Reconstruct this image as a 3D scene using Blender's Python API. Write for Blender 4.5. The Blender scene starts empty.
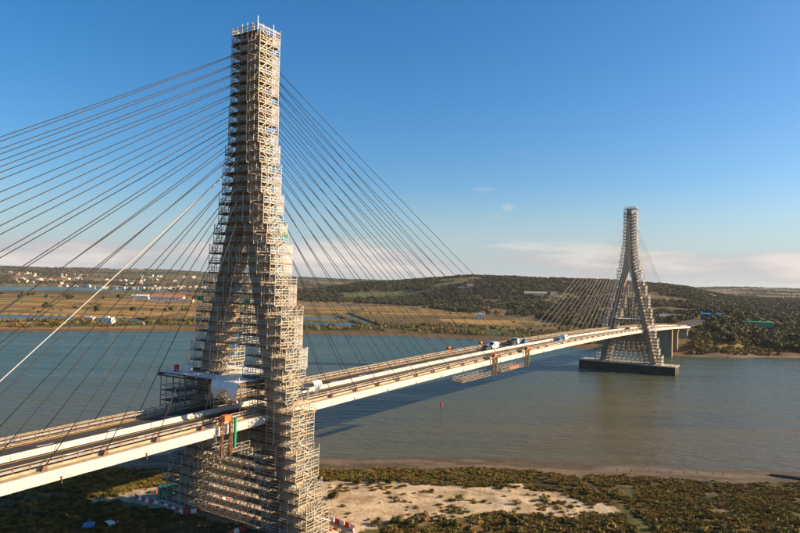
import bpy, math, random
import numpy as np
from mathutils import Vector, Matrix

random.seed(7)
scene = bpy.context.scene
COL = scene.collection

# ------------------------------------------------------------------ camera
HC = 49.05
PITCH, ROLL = 0.024, 0.0242
cam_data = bpy.data.cameras.new('camera')
cam_data.sensor_width = 36.0
cam_data.lens = 36.0 * 648.9 / 800.0
cam_data.clip_start = 1.0
cam_data.clip_end = 80000.0
cam = bpy.data.objects.new('camera', cam_data)
COL.objects.link(cam)
_f = Vector((0, math.cos(PITCH), math.sin(PITCH)))
_r0 = Vector((1, 0, 0))
_u0 = Vector((0, -math.sin(PITCH), math.cos(PITCH)))
_c, _s = math.cos(ROLL), math.sin(ROLL)
_r = _c * _r0 + _s * _u0
_u = -_s * _r0 + _c * _u0
cam.matrix_world = Matrix(((_r.x, _u.x, -_f.x, 0), (_r.y, _u.y, -_f.y, 0),
                           (_r.z, _u.z, -_f.z, HC), (0, 0, 0, 1)))
scene.camera = cam

# ------------------------------------------------------------------ sky, sun, exposure
SUN_EL, SUN_ROT = math.radians(21), math.radians(89.0)
world = bpy.data.worlds.new('World')
scene.world = world
world.use_nodes = True
wt = world.node_tree
wt.nodes.clear()


def wn(kind, **kw):
    n = wt.nodes.new(kind)
    for k, v in kw.items():
        setattr(n, k, v)
    return n


def wmath(op, a, b=None, clamp=False):
    n = wn('ShaderNodeMath', operation=op, use_clamp=clamp)
    for i, v in enumerate((a, b)):
        if v is None:
            continue
        if isinstance(v, (int, float)):
            n.inputs[i].default_value = v
        else:
            wt.links.new(v, n.inputs[i])
    return n.outputs[0]


def wrange(v, a, b, c=0.0, d=1.0, smooth=True):
    n = wn('ShaderNodeMapRange')
    n.interpolation_type = 'SMOOTHSTEP' if smooth else 'LINEAR'
    for i, q in enumerate((a, b, c, d)):
        n.inputs[i + 1].default_value = q
    wt.links.new(v, n.inputs[0])
    return n.outputs[0]


sky = wn('ShaderNodeTexSky', sky_type='NISHITA')
sky.sun_disc = False
sky.sun_elevation = SUN_EL
sky.sun_rotation = SUN_ROT
sky.altitude = 50
sky.air_density = 1.0
sky.dust_density = 1.4
sky.ozone_density = 4.0
hs = wn('ShaderNodeHueSaturation')
hs.inputs['Saturation'].default_value = 1.29
hs.inputs['Value'].default_value = 1.0
wt.links.new(sky.outputs[0], hs.inputs['Color'])
tc = wn('ShaderNodeTexCoord')
sep = wn('ShaderNodeSeparateXYZ')
wt.links.new(tc.outputs['Generated'], sep.inputs[0])
az = wmath('ARCTAN2', sep.outputs[0], sep.outputs[1])
el = wmath('ARCSINE', sep.outputs[2])
comb = wn('ShaderNodeCombineXYZ')
wt.links.new(wmath('MULTIPLY', az, 4.0), comb.inputs[0])
wt.links.new(wmath('MULTIPLY', el, 26.0), comb.inputs[1])
nz = wn('ShaderNodeTexNoise')
nz.inputs['Scale'].default_value = 1.0
nz.inputs['Detail'].default_value = 9.0
nz.inputs['Roughness'].default_value = 0.55
comb.inputs[2].default_value = 40.9
wt.links.new(comb.outputs[0], nz.inputs['Vector'])
# low cloud bank all round the horizon, torn upper edge
band = wmath('MULTIPLY', wrange(el, 0.0, 0.012), wrange(el, 0.035, 0.085, 1.0, 0.0))
dens = wrange(wmath('ADD', nz.outputs['Fac'], wmath('MULTIPLY', band, 0.30)), 0.62, 0.80)
dens = wmath('MULTIPLY', dens, band, True)
# a few thin wisps higher up
comb2 = wn('ShaderNodeCombineXYZ')
wt.links.new(wmath('MULTIPLY', az, 11.0), comb2.inputs[0])
wt.links.new(wmath('MULTIPLY', el, 22.0), comb2.inputs[1])
comb2.inputs[2].default_value = 25.5
nz2 = wn('ShaderNodeTexNoise')
nz2.inputs['Scale'].default_value = 1.0
nz2.inputs['Detail'].default_value = 8.0
nz2.inputs['Roughness'].default_value = 0.6
wt.links.new(comb2.outputs[0], nz2.inputs['Vector'])
wisp = wmath('MULTIPLY', wmath('MULTIPLY', wrange(nz2.outputs['Fac'], 0.655, 0.80), 0.6), wrange(el, 0.2, 0.3, 1.0, 0.0))
cloud = wmath('MAXIMUM', dens, wisp, True)
ramp = wn('ShaderNodeMix', data_type='RGBA')
ramp.inputs[6].default_value = (3.15, 3.05, 3.2, 1)
ramp.inputs[7].default_value = (5.2, 4.65, 4.25, 1)
wt.links.new(wrange(nz.outputs['Fac'], 0.42, 0.66), ramp.inputs[0])
mixc = wn('ShaderNodeMix', data_type='RGBA')
wt.links.new(wmath('MULTIPLY', cloud, 0.85), mixc.inputs[0])
mist = wn('ShaderNodeMix', data_type='RGBA')
mist.inputs[7].default_value = (3.0, 3.55, 3.9, 1)
wt.links.new(wrange(el, 0.0, 0.16, 0.75, 0.0), mist.inputs[0])
wt.links.new(hs.outputs[0], mist.inputs[6])
wt.links.new(mist.outputs[2], mixc.inputs[6])
wt.links.new(ramp.outputs[2], mixc.inputs[7])
bg = wn('ShaderNodeBackground')
bg.inputs['Strength'].default_value = 0.080
wt.links.new(mixc.outputs[2], bg.inputs['Color'])
wo = wn('ShaderNodeOutputWorld')
wt.links.new(bg.outputs[0], wo.inputs['Surface'])

sun_data = bpy.data.lights.new('sun', 'SUN')
sun_data.energy = 5.0
sun_data.angle = math.radians(0.5)
sun_data.color = (1.0, 0.76, 0.47)
sun = bpy.data.objects.new('sun', sun_data)
COL.objects.link(sun)
sun.rotation_euler = Vector((math.cos(SUN_EL) * math.sin(SUN_ROT), math.cos(SUN_EL) * math.cos(SUN_ROT),
                             math.sin(SUN_EL))).to_track_quat('Z', 'Y').to_euler()

vs = scene.view_settings
vs.view_transform = 'Standard'
vs.look = 'None'
vs.exposure = 1.1
vs.gamma = 1.0

# ------------------------------------------------------------------ materials
MATS = {}


def mat(name, col, rough=0.7, var=0.18, scale=0.6, bump=0.0, bscale=4.0, metal=0.0, spec=0.3, col2=None, rand=0.0,
        stretch=None):
    if name in MATS:
        return MATS[name]
    m = bpy.data.materials.new(name)
    m.use_nodes = True
    nt = m.node_tree
    b = nt.nodes['Principled BSDF']
    b.inputs['Roughness'].default_value = rough
    b.inputs['Metallic'].default_value = metal
    b.inputs['Specular IOR Level'].default_value = spec
    t = nt.nodes.new('ShaderNodeTexCoord')
    vec = t.outputs['Object']
    if stretch:
        mp = nt.nodes.new('ShaderNodeMapping')
        mp.inputs['Scale'].default_value = stretch
        nt.links.new(vec, mp.inputs[0])
        vec = mp.outputs[0]
    n = nt.nodes.new('ShaderNodeTexNoise')
    n.inputs['Scale'].default_value = scale
    n.inputs['Detail'].default_value = 6
    n.inputs['Roughness'].default_value = 0.65
    nt.links.new(vec, n.inputs['Vector'])
    mx = nt.nodes.new('ShaderNodeMix')
    mx.data_type = 'RGBA'
    c2 = col2 if col2 else tuple(c * (1 - 2 * var) for c in col)
    mx.inputs[6].default_value = (*[min(1, c * (1 + (0 if col2 else var * .6))) for c in col], 1)
    mx.inputs[7].default_value = (*c2, 1)
    mr = nt.nodes.new('ShaderNodeMapRange')
    mr.inputs[1].default_value = 0.35
    mr.inputs[2].default_value = 0.7
    nt.links.new(n.outputs['Fac'], mr.inputs[0])
    nt.links.new(mr.outputs[0], mx.inputs[0])
    out = mx.outputs[2]
    if rand:
        oi = nt.nodes.new('ShaderNodeObjectInfo')
        h = nt.nodes.new('ShaderNodeHueSaturation')
        r2 = nt.nodes.new('ShaderNodeMapRange')
        r2.inputs[3].default_value = 1 - rand
        r2.inputs[4].default_value = 1 + rand
        nt.links.new(oi.outputs['Random'], r2.inputs[0])
        nt.links.new(r2.outputs[0], h.inputs['Value'])
        r3 = nt.nodes.new('ShaderNodeMapRange')
        r3.inputs[3].default_value = 0.5 - 0.06 * rand
        r3.inputs[4].default_value = 0.5 + 0.05 * rand
        mu = nt.nodes.new('ShaderNodeMath')
        mu.operation = 'FRACT'
        mm = nt.nodes.new('ShaderNodeMath')
        mm.operation = 'MULTIPLY'
        mm.inputs[1].default_value = 7.31
        nt.links.new(oi.outputs['Random'], mm.inputs[0])
        nt.links.new(mm.outputs[0], mu.inputs[0])
        nt.links.new(mu.outputs[0], r3.inputs[0])
        nt.links.new(r3.outputs[0], h.inputs['Hue'])
        nt.links.new(out, h.inputs['Color'])
        out = h.outputs[0]
    nt.links.new(out, b.inputs['Base Color'])
    if bump:
        n2 = nt.nodes.new('ShaderNodeTexNoise')
        n2.inputs['Scale'].default_value = bscale
        n2.inputs['Detail'].default_value = 5
        nt.links.new(t.outputs['Object'], n2.inputs['Vector'])
        bp = nt.nodes.new('ShaderNodeBump')
        bp.inputs['Strength'].default_value = bump
        bp.inputs['Distance'].default_value = 0.1
        nt.links.new(n2.outputs['Fac'], bp.inputs['Height'])
        nt.links.new(bp.outputs[0], b.inputs['Normal'])
    MATS[name] = m
    return m


CONC = mat('concrete', (0.34, 0.27, 0.185), 0.85, 0.22, 0.35, 0.3, 3.0, stretch=(1, 1, .25))
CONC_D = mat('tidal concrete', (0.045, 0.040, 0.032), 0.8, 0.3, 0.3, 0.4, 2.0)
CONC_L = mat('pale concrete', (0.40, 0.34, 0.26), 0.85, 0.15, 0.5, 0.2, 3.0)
FASCIA = mat('painted fascia', (0.54, 0.51, 0.47), 0.6, 0.13, 0.9, stretch=(2.2, 1, .35), rand=.05)
BARR = mat('white barrier', (0.50, 0.475, 0.44), 0.6, 0.13, 0.7, stretch=(1.5, 1, .5), rand=.06)
LEDGE = mat('ledge concrete', (0.46, 0.34, 0.21), 0.85, 0.2, 0.8)
ASPH = mat('asphalt', (0.050, 0.048, 0.046), 0.85, 0.18, 0.3, 0.2, 8.0, stretch=(.15, 1, 1))
GIRD = mat('girder', (0.26, 0.22, 0.18), 0.85, 0.2, 0.3)
YEL = mat('yellow line', (0.62, 0.36, 0.05), 0.7, 0.15, 0.8)
WLINE = mat('white line', (0.62, 0.60, 0.55), 0.7, 0.15, 0.8)
STEEL = mat('rail steel', (0.30, 0.27, 0.24), 0.6, 0.15, 1.0)
RUST = mat('rusty steel', (0.20, 0.10, 0.055), 0.75, 0.25, 1.0)
SCAF_G = mat('galvanised tube', (0.46, 0.44, 0.405), 0.45, 0.2, 0.9, spec=0.5)
PLANK_G = mat('steel decking', (0.24, 0.22, 0.19), 0.6, 0.25, 0.9)
SCAF = mat('scaffold tube', (0.56, 0.49, 0.385), 0.55, 0.14, 0.7, spec=0.4)
PLANK = mat('scaffold boards', (0.20, 0.150, 0.098), 0.85, 0.25, 0.9)
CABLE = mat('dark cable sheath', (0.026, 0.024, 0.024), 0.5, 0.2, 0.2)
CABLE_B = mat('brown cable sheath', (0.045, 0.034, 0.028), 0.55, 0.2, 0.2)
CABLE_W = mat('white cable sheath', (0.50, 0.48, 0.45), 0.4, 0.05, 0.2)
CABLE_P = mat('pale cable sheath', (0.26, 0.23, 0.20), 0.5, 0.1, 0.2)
TARP = mat('white sheeting', (0.78, 0.76, 0.73), 0.5, 0.08, 0.8, 0.5, 2.0)
ORANGE = mat('orange paint', (0.75, 0.17, 0.03), 0.5, 0.12, 0.8)
GREENP = mat('green plastic', (0.02, 0.30, 0.15), 0.5, 0.12, 0.8)
REDP = mat('red plastic', (0.55, 0.05, 0.03), 0.5, 0.15, 0.9)
WHITEP = mat('white plastic', (0.75, 0.72, 0.67), 0.5, 0.1, 0.9)
BLUEP = mat('blue paint', (0.03, 0.22, 0.50), 0.5, 0.1, 0.8)
GLASSD = mat('dark glass', (0.03, 0.035, 0.045), 0.12, 0.1, 0.5, spec=0.6)
RUBBER = mat('rubber', (0.02, 0.02, 0.02), 0.8, 0.1, 1.0)
CARW = mat('white car paint', (0.72, 0.72, 0.72), 0.3, 0.03, 0.5, spec=0.5)
CARD = mat('dark car paint', (0.04, 0.045, 0.06), 0.3, 0.05, 0.5, spec=0.5)
WALLW = mat('white render wall', (0.72, 0.68, 0.62), 0.8, 0.06, 0.1, rand=0.12)
WALLC = mat('cream render wall', (0.62, 0.52, 0.38), 0.8, 0.06, 0.1, rand=0.15)
ROOF = mat('clay tile roof', (0.40, 0.16, 0.07), 0.8, 0.15, 0.3, rand=0.2)
BARK = mat('bark', (0.10, 0.075, 0.05), 0.9, 0.2, 2.0)
LEAF = mat('foliage olive', (0.082, 0.076, 0.024), 0.75, 0.3, 0.35, rand=0.5, spec=0.15)
LEAF2 = mat('foliage dark', (0.044, 0.047, 0.017), 0.75, 0.3, 0.35, rand=0.40, spec=0.15)
SCRUB = mat('scrub amber', (0.225, 0.155, 0.044), 0.8, 0.3, 0.5, rand=0.45, spec=0.1)
SCRUBG = mat('scrub green', (0.125, 0.116, 0.030), 0.8, 0.3, 0.5, rand=0.40, spec=0.1)


def netting():
    m = bpy.data.materials.new('debris netting')
    m.use_nodes = True
    nt = m.node_tree
    b = nt.nodes['Principled BSDF']
    b.inputs['Base Color'].default_value = (0.62, 0.57, 0.52, 1)
    b.inputs['Roughness'].default_value = 0.8
    tr = nt.nodes.new('ShaderNodeBsdfTransparent')
    mx = nt.nodes.new('ShaderNodeMixShader')
    t = nt.nodes.new('ShaderNodeTexCoord')
    n = nt.nodes.new('ShaderNodeTexNoise')
    n.inputs['Scale'].default_value = 1.6
    n.inputs['Detail'].default_value = 6
    nt.links.new(t.outputs['Object'], n.inputs['Vector'])
    mr = nt.nodes.new('ShaderNodeMapRange')
    mr.inputs[1].default_value = .35
    mr.inputs[2].default_value = .7
    mr.inputs[3].default_value = .06
    mr.inputs[4].default_value = .36
    nt.links.new(n.outputs['Fac'], mr.inputs[0])
    nt.links.new(mr.outputs[0], mx.inputs[0])
    nt.links.new(tr.outputs[0], mx.inputs[1])
    nt.links.new(b.outputs[0], mx.inputs[2])
    nt.links.new(mx.outputs[0], nt.nodes['Material Output'].inputs['Surface'])
    return m


NET = netting()


# ------------------------------------------------------------------ mesh helpers
class MB:
    def __init__(self):
        self.v = []
        self.f = []

    def box(self, x0, x1, y0, y1, z0, z1):
        k = len(self.v)
        self.v += [(x0, y0, z0), (x1, y0, z0), (x1, y1, z0), (x0, y1, z0),
                   (x0, y0, z1), (x1, y0, z1), (x1, y1, z1), (x0, y1, z1)]
        self.f += [tuple(k + i for i in q) for q in
                   ((3, 2, 1, 0), (4, 5, 6, 7), (0, 1, 5, 4), (1, 2, 6, 5), (2, 3, 7, 6), (3, 0, 4, 7))]
        return self

    def bar(self, p, q, r, r2=None, caps=False):
        r2 = r if r2 is None else r2
        p = Vector(p)
        q = Vector(q)
        d = (q - p).normalized()
        a = d.cross(Vector((0, 0, 1)))
        if a.length < 0.05:
            a = Vector((1, 0, 0))
        a.normalize()
        b = d.cross(a)
        k = len(self.v)
        for c, rr in ((p, r), (q, r2)):
            for sa, sb in ((1, 1), (-1, 1), (-1, -1), (1, -1)):
                w = c + a * (sa * rr) + b * (sb * rr)
                self.v.append((w.x, w.y, w.z))
        for i in range(4):
            j = (i + 1) % 4
            self.f.append((k + i, k + j, k + 4 + j, k + 4 + i))
        if caps:
            self.f += [(k + 3, k + 2, k + 1, k), (k + 4, k + 5, k + 6, k + 7)]
        return self

    def tube(self, p, q, r, r2=None, n=8, caps=True):
        r2 = r if r2 is None else r2
        p = Vector(p)
        q = Vector(q)
        d = (q - p).normalized()
        a = d.cross(Vector((0, 0, 1)))
        if a.length < 0.05:
            a = Vector((1, 0, 0))
        a.normalize()
        b = d.cross(a)
        k = len(self.v)
        for c, rr in ((p, r), (q, r2)):
            for i in range(n):
                t = 2 * math.pi * i / n
                w = c + a * (rr * math.cos(t)) + b * (rr * math.sin(t))
                self.v.append((w.x, w.y, w.z))
        for i in range(n):
            j = (i + 1) % n
            self.f.append((k + i, k + j, k + n + j, k + n + i))
        if caps:
            self.f += [tuple(k + n - 1 - i for i in range(n)), tuple(k + n + i for i in range(n))]
        return self

    def loft(self, rings, closed=True, caps=True):
        k = len(self.v)
        n = len(rings[0])
        for r in rings:
            self.v += [tuple(p) for p in r]
        for i in range(len(rings) - 1):
            for j in range(n if closed else n - 1):
                j2 = (j + 1) % n
                self.f.append((k + i * n + j, k + i * n + j2, k + (i + 1) * n + j2, k + (i + 1) * n + j))
        if caps and closed:
            self.f += [tuple(k + n - 1 - j for j in range(n)), tuple(k + (len(rings) - 1) * n + j for j in range(n))]
        return self

    def quad(self, a, b, c, d):
        k = len(self.v)
        self.v += [tuple(a), tuple(b), tuple(c), tuple(d)]
        self.f.append((k, k + 1, k + 2, k + 3))
        return self

    def mesh(self, name, material, smooth=False):
        me = bpy.data.meshes.new(name)
        me.from_pydata(self.v, [], self.f)
        me.materials.append(material)
        if smooth:
            me.polygons.foreach_set('use_smooth', [True] * len(me.polygons))
        me.update()
        return me

    def build(self, name, material, parent=None, smooth=False):
        return add(name, self.mesh(name, material, smooth), parent)


def add(name, data, parent=None, loc=None, rot=None):
    o = bpy.data.objects.new(name, data)
    COL.objects.link(o)
    if parent is not None:
        o.parent = parent
    if loc is not None:
        o.location = loc
    if rot is not None:
        o.rotation_euler = rot
    return o


def tag(o, label, cat, group=None):
    o['label'] = label
    o['category'] = cat
    if group:
        o['group'] = group
    return o


def thing(name, label, cat, group=None, loc=(0, 0, 0), rot=(0, 0, 0)):
    o = add(name, None, None, loc, rot)
    return tag(o, label, cat, group)


def struct(o):
    o['kind'] = 'structure'
    return o


def copy_tree(o, parent=None):
    c = o.copy()
    COL.objects.link(c)
    c.parent = parent
    for ch in o.children:
        copy_tree(ch, c)
    return c


# ------------------------------------------------------------------ numpy noise
_rng = np.random.RandomState(3)
_LAT = _rng.rand(256, 256)


def vnoise(x, y):
    xi = np.floor(x).astype(int)
    yi = np.floor(y).astype(int)
    fx = x - xi
    fy = y - yi
    fx = fx * fx * (3 - 2 * fx)
    fy = fy * fy * (3 - 2 * fy)
    a = _LAT[xi % 256, yi % 256]
    b = _LAT[(xi + 1) % 256, yi % 256]
    c = _LAT[xi % 256, (yi + 1) % 256]
    d = _LAT[(xi + 1) % 256, (yi + 1) % 256]
    return (a * (1 - fx) + b * fx) * (1 - fy) + (c * (1 - fx) + d * fx) * fy


def fbm(x, y, o=4):
    t = 0
    a = 0.5
    s = 0
    for i in range(o):
        t = t + a * vnoise(x * 2 ** i + 17.3 * i, y * 2 ** i + 9.1 * i)
        s += a
        a *= 0.5
    return t / s


def inpoly(x, y, poly):
    r = np.zeros(np.shape(x), bool)
    n = len(poly)
    for i in range(n):
        x1, y1 = poly[i]
        x2, y2 = poly[(i + 1) % n]
        if y1 == y2:
            continue
        c = ((y1 > y) != (y2 > y)) & (x < (x2 - x1) * (y - y1) / (y2 - y1) + x1)
        r ^= c
    return r


def smooth(a, b, v):
    t = np.clip((v - a) / (b - a), 0, 1)
    return t * t * (3 - 2 * t)


# ------------------------------------------------------------------ terrain
WATER = -2.3
K0, K1 = 1.047, 1.033
FAR_X = [-6000, -3000, -1500, -700, -343.6, -270.7, -188, -83.2, 1.6, 66.8, 117.3, 147.4, 164.6, 206.5, 229.5, 270.3, 312.1, 420, 800, 2000, 6000]
FAR_Y = [-900, -200, 150, 420, 561.2, 590.1, 616.4, 612.5, 620.2, 605.6, 578.9, 542.2, 530.2, 503, 494.4, 499.6, 505, 516, 580, 640, 700]
NEAR_X = [-6000, -3000, -1500, -700, -300, -130, -60, -22.9, 1.4, 22.1, 36.9, 43.7, 59.5, 87.2, 115.5, 220, 600, 2000, 6000]
NEAR_Y = [-1500, -800, -350, 30, 160, 184, 188, 188.7, 191.9, 193.8, 193, 190.3, 189.6, 186.9, 186.4, 182, 165, 150, 150]

P_POND = [
    [(-490, 799), (-441, 799), (-401, 793), (-369, 731), (-397, 719), (-432, 704), (-560, 690), (-640, 780)],
    [(-392, 774), (-318, 785), (-276, 722), (-290, 716), (-365, 723)],
    [(-1525, 2480), (-1398, 2674), (-1195, 2778), (-748, 2319), (-634, 1967), (-862, 2004), (-989, 1893), (-1045, 1700), (-1700, 1500), (-2400, 2100)],
    [(-284, 728), (-266, 745), (-257, 720), (-273, 705)],
    [(-288, 847), (-270, 883), (-253, 826), (-275, 816)],
    [(-137, 919), (-86, 916), (-69, 849), (-120, 805), (-190, 820), (-200, 900)],
    [(-117, 786), (-61, 819), (-36, 725), (-103, 694), (-170, 700), (-180, 770)],
    [(-203, 1333), (-82, 1358), (53, 1334), (51, 1281), (-77, 1278), (-188, 1232)],
    [(-92, 1020), (-80, 1015), (-44, 850), (-14, 714), (-24, 716), (-55, 845)],
]
CREST_AZ = [-180, -60, -31.6, -17, -8.8, -6.2, -3.5, 0, 3.5, 6.2, 8.8, 12.2, 15.5, 18.7, 21.8, 24.1, 25.5, 27.6, 31.6, 45, 60, 180]
CREST_H = [10, 8, 3, 3, 10, 24, 40, 50, 61, 67, 67, 62, 60, 57, 55, 46, 33, 21, 17, 16, 20, 10]
FOOT_R = [1500, 1500, 1700, 1700, 1560, 1500, 1440, 1380, 1200, 1080, 1020, 980, 900, 760, 680, 600, 580, 580, 600, 650, 700, 1500]
FARR_AZ = [-180, -60, -31.6, -25, -17.1, -8.8, -5.3, 10, 24.8, 28, 31.6, 40, 60, 180]
FARR_H = [60, 75, 92, 94, 86, 66, 60, 60, 52, 66, 62, 55, 70, 60]
ABUT = (235.0, 549.0)
PHI = 0.5668
BX, BY = -30.91, 131.31


def fields(x, y):
    x = np.asarray(x, float)
    y = np.asarray(y, float)
    df = (y - np.interp(x, FAR_X, FAR_Y)) * 0.95 + (fbm(x / 22, y / 22, 3) - .5) * 7
    dn = (np.interp(x, NEAR_X, NEAR_Y) - y) + (fbm(x / 9 + 40, y / 9, 3) - .5) * 5
    return df, dn


def height(x, y):
    x = np.asarray(x, float)
    y = np.asarray(y, float)
    df, dn = fields(x, y)
    r = np.hypot(x, y)
    a = np.degrees(np.arctan2(x, y))
    zn = np.interp(dn, [-40, -8, 0, 10, 20, 34, 50, 90, 300], [-6, -3.3, -2.3, -1.75, -0.7, 0.1, .8, 1.4, 3.0])
    zn = zn + smooth(12, 40, dn) * ((fbm(x / 7, y / 7, 4) - .5) * 1.1)
    lev = [-6, -3.4, -2.3, -1.7, -0.4, 0.3, -0.5, -0.8, -.5]
    zf = np.interp(df, [-40, -8, 0, 10, 26, 40, 60, 180, 400], lev)
    zf = zf + smooth(5, 30, df) * (fbm(x / 40, y / 40, 4) - .5) * 0.8
    H = np.interp(a, CREST_AZ, CREST_H)
    F = np.interp(a, CREST_AZ, FOOT_R)
    u = smooth(0, 1, (r - F) / (1900 - F))
    hill = H * (0.55 * u + 0.45 * u ** 2.2)
    rough = (fbm(x / 260, y / 260, 4) - .5) * 1.1
    hill = hill * (1 + rough * (1 - u) * 1.2) + u * (H / 60) * (fbm(x / 130 + 7, y / 130, 4) - .5) * 12
    hill = hill * (1 - 0.75 * smooth(2100, 3200, r))
    HF = np.interp(a, FARR_AZ, FARR_H)
    v = smooth(2500, 5600, r)
    far = HF * v + v * (fbm(x / 700, y / 700, 4) - .5) * 26 + smooth(2400, 3000, r) * (fbm(x / 260, y / 260, 3) - .4) * 10
    far = far + smooth(6000, 9000, r) * 30 * (fbm(x / 2500 + 3, y / 2500, 3) - .35)
    zf = zf + hill + np.maximum(far - hill, 0) * (r > 2000)
    # right bank climbs at once behind the beach
    rb = smooth(120, 260, x) * smooth(6, 70, df)
    zf = zf + rb * (3.2 + 4 * (fbm(x / 45, y / 45, 3) - .45)) + smooth(120, 260, x) * smooth(2, 9, df) * .9
    # embankment that carries the road away from the far end of the bridge
    sx = (x - BX) * math.sin(PHI) + (y - BY) * math.cos(PHI)
    sn = (x - BX) * math.cos(PHI) - (y - BY) * math.sin(PHI)
    emb = np.interp(sx, [452, 470, 496, 506, 640, 900], [-2, 4.0, 9.0, 15.3, 16.8, 22])
    wgt = smooth(60, 12, np.abs(sn)) * (sx > 440) * (sx < 900)
    zf = np.where(emb > 0, zf + wgt * np.maximum(emb - zf, 0), zf)
    z = np.where(df > -60, zf, zn)
    mid = (df <= -60) & (dn <= -40)
    z = np.where(mid, -6, z)
    land = (df > 6) & (r < 3300)
    for p in P_POND:
        z = np.where(land & inpoly(x, y, p), WATER - .5, z)
    # pylon working pad
    pad = smooth(30, 14, np.hypot((x - BX) * .8, y - BY))
    z = np.where(dn > 5, z * (1 - pad) + 1.0 * pad, z)
    return z


def lerp3(a, b, t):
    t = t[..., None]
    return a * (1 - t) + np.array(b) * t


SAND_P = [(-32, 164), (-20, 161.5), (1.3, 161), (17.8, 157), (28.3, 160.9), (39.1, 155.8), (47.9, 142.9), (34.3, 136.1), (18.0, 137.9), (5.3, 134.2), (-2.7, 129.4), (-9, 124), (-14, 122), (-24, 126), (-40, 132), (-52, 136), (-66, 140), (-62, 147), (-50, 153), (-46, 160)]


def ground_class(x, y):
    df, dn = fields(x, y)
    sandn = fbm(x / 6 + 3, y / 6, 3)
    insand = inpoly(x + (sandn - .5) * 9, y + (fbm(x / 5, y / 5 + 9, 3) - .5) * 7, SAND_P)
    return df, dn, insand


def terrain_colour(x, y, z):
    r = np.hypot(x, y)
    df, dn, insand = ground_class(x, y)
    n1 = fbm(x / 14, y / 14, 4)
    n2 = fbm(x / 3.1 + 5, y / 3.1, 3)
    c = np.zeros(x.shape + (3,))
    # near bank
    c[:] = (0.135, 0.090, 0.032)
    c = lerp3(c, (0.070, 0.075, 0.026), smooth(.42, .62, n1))
    c = lerp3(c, (0.21, 0.16, 0.085), smooth(.58, .72, n2) * .55)
    c = lerp3(c, (0.060, 0.046, 0.030), smooth(.026, .012, np.abs(fbm(x / 24 + 6, y / 11 + 3, 2) - .5)))
    c = np.where(insand[..., None], lerp3(np.zeros_like(c) + np.array((0.50, 0.385, 0.25)), (0.36, 0.26, 0.155), smooth(.4, .7, n2)), c)
    ruty = 146 + .12 * (x + 10) + 3.5 * np.sin(x / 14)
    for off in (-1.1, 1.1):
        c = lerp3(c, (0.22, 0.15, 0.09), smooth(.55, .2, np.abs(y - ruty - off)) * insand * .7)
    mud = smooth(19, 13, dn)
    c = lerp3(c, (0.165, 0.125, 0.090), mud)
    c = lerp3(c, (0.095, 0.072, 0.050), mud * smooth(.45, .62, fbm(x / 16, y / 4, 4)))
    c = lerp3(c, (0.085, 0.070, 0.055), smooth(5, 0, dn))
    # far bank
    f = np.zeros_like(c)
    nf = fbm(x / 230 + 2, y / 95 + 4, 4)
    ns = fbm(x / 420, y / 28, 3)
    f[:] = (0.225, 0.130, 0.042)
    f = lerp3(f, (0.33, 0.200, 0.066), smooth(.42, .58, ns))
    f = lerp3(f, (0.120, 0.082, 0.030), smooth(.50, .64, nf))
    f = lerp3(f, (0.150, 0.135, 0.036), smooth(.54, .68, fbm(x / 150 + 9, y / 60, 4)))
    yy = y + 30 * fbm(x / 400, y / 400, 2) + .08 * x
    f = lerp3(f, (0.070, 0.058, 0.024), smooth(.975, .995, np.abs(np.sin(yy / 46))) * .85)
    xx = x + 40 * fbm(x / 300 + 5, y / 300, 2)
    f = lerp3(f, (0.080, 0.064, 0.028), smooth(.985, .998, np.abs(np.sin(xx / 70 + np.floor(yy / 144.5) * 1.7))) * .8)
    a = np.degrees(np.arctan2(x, y))
    f = lerp3(f, (0.070, 0.075, 0.028), smooth(20, 34, df) * smooth(190, 120, df) * smooth(.36, .5, fbm(x / 60, y / 60, 3)))
    f = lerp3(f, (0.135, 0.078, 0.040), smooth(26, 16, df))
    H = np.interp(a, CREST_AZ, CREST_H)
    F = np.interp(a, CREST_AZ, FOOT_R)
    hz = smooth(0, 90, r - F)
    hc = lerp3(np.zeros_like(c) + np.array((0.085, 0.068, 0.026)), (0.22, 0.125, 0.050), smooth(.5, .66, fbm(x / 90, y / 90, 4)))
    hc = lerp3(hc, (0.11, 0.13, 0.04), smooth(.62, .70, fbm(x / 170 + 30, y / 120, 3)))
    f = f * (1 - hz[..., None]) + hc * hz[..., None]
    rb = smooth(120, 230, x) * smooth(10, 30, df)
    f = f * (1 - rb[..., None]) + lerp3(np.zeros_like(c) + np.array((0.105, 0.088, 0.034)), (0.19, 0.135, 0.06), smooth(.45, .62, n1)) * rb[..., None]
    rbk = smooth(120, 230, x) * smooth(8, 4, df)
    f = f * (1 - rbk[..., None]) + np.array((0.17, 0.115, 0.07)) * rbk[..., None]
    out = np.where((df > -60)[..., None], f, c)
    return out


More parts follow.
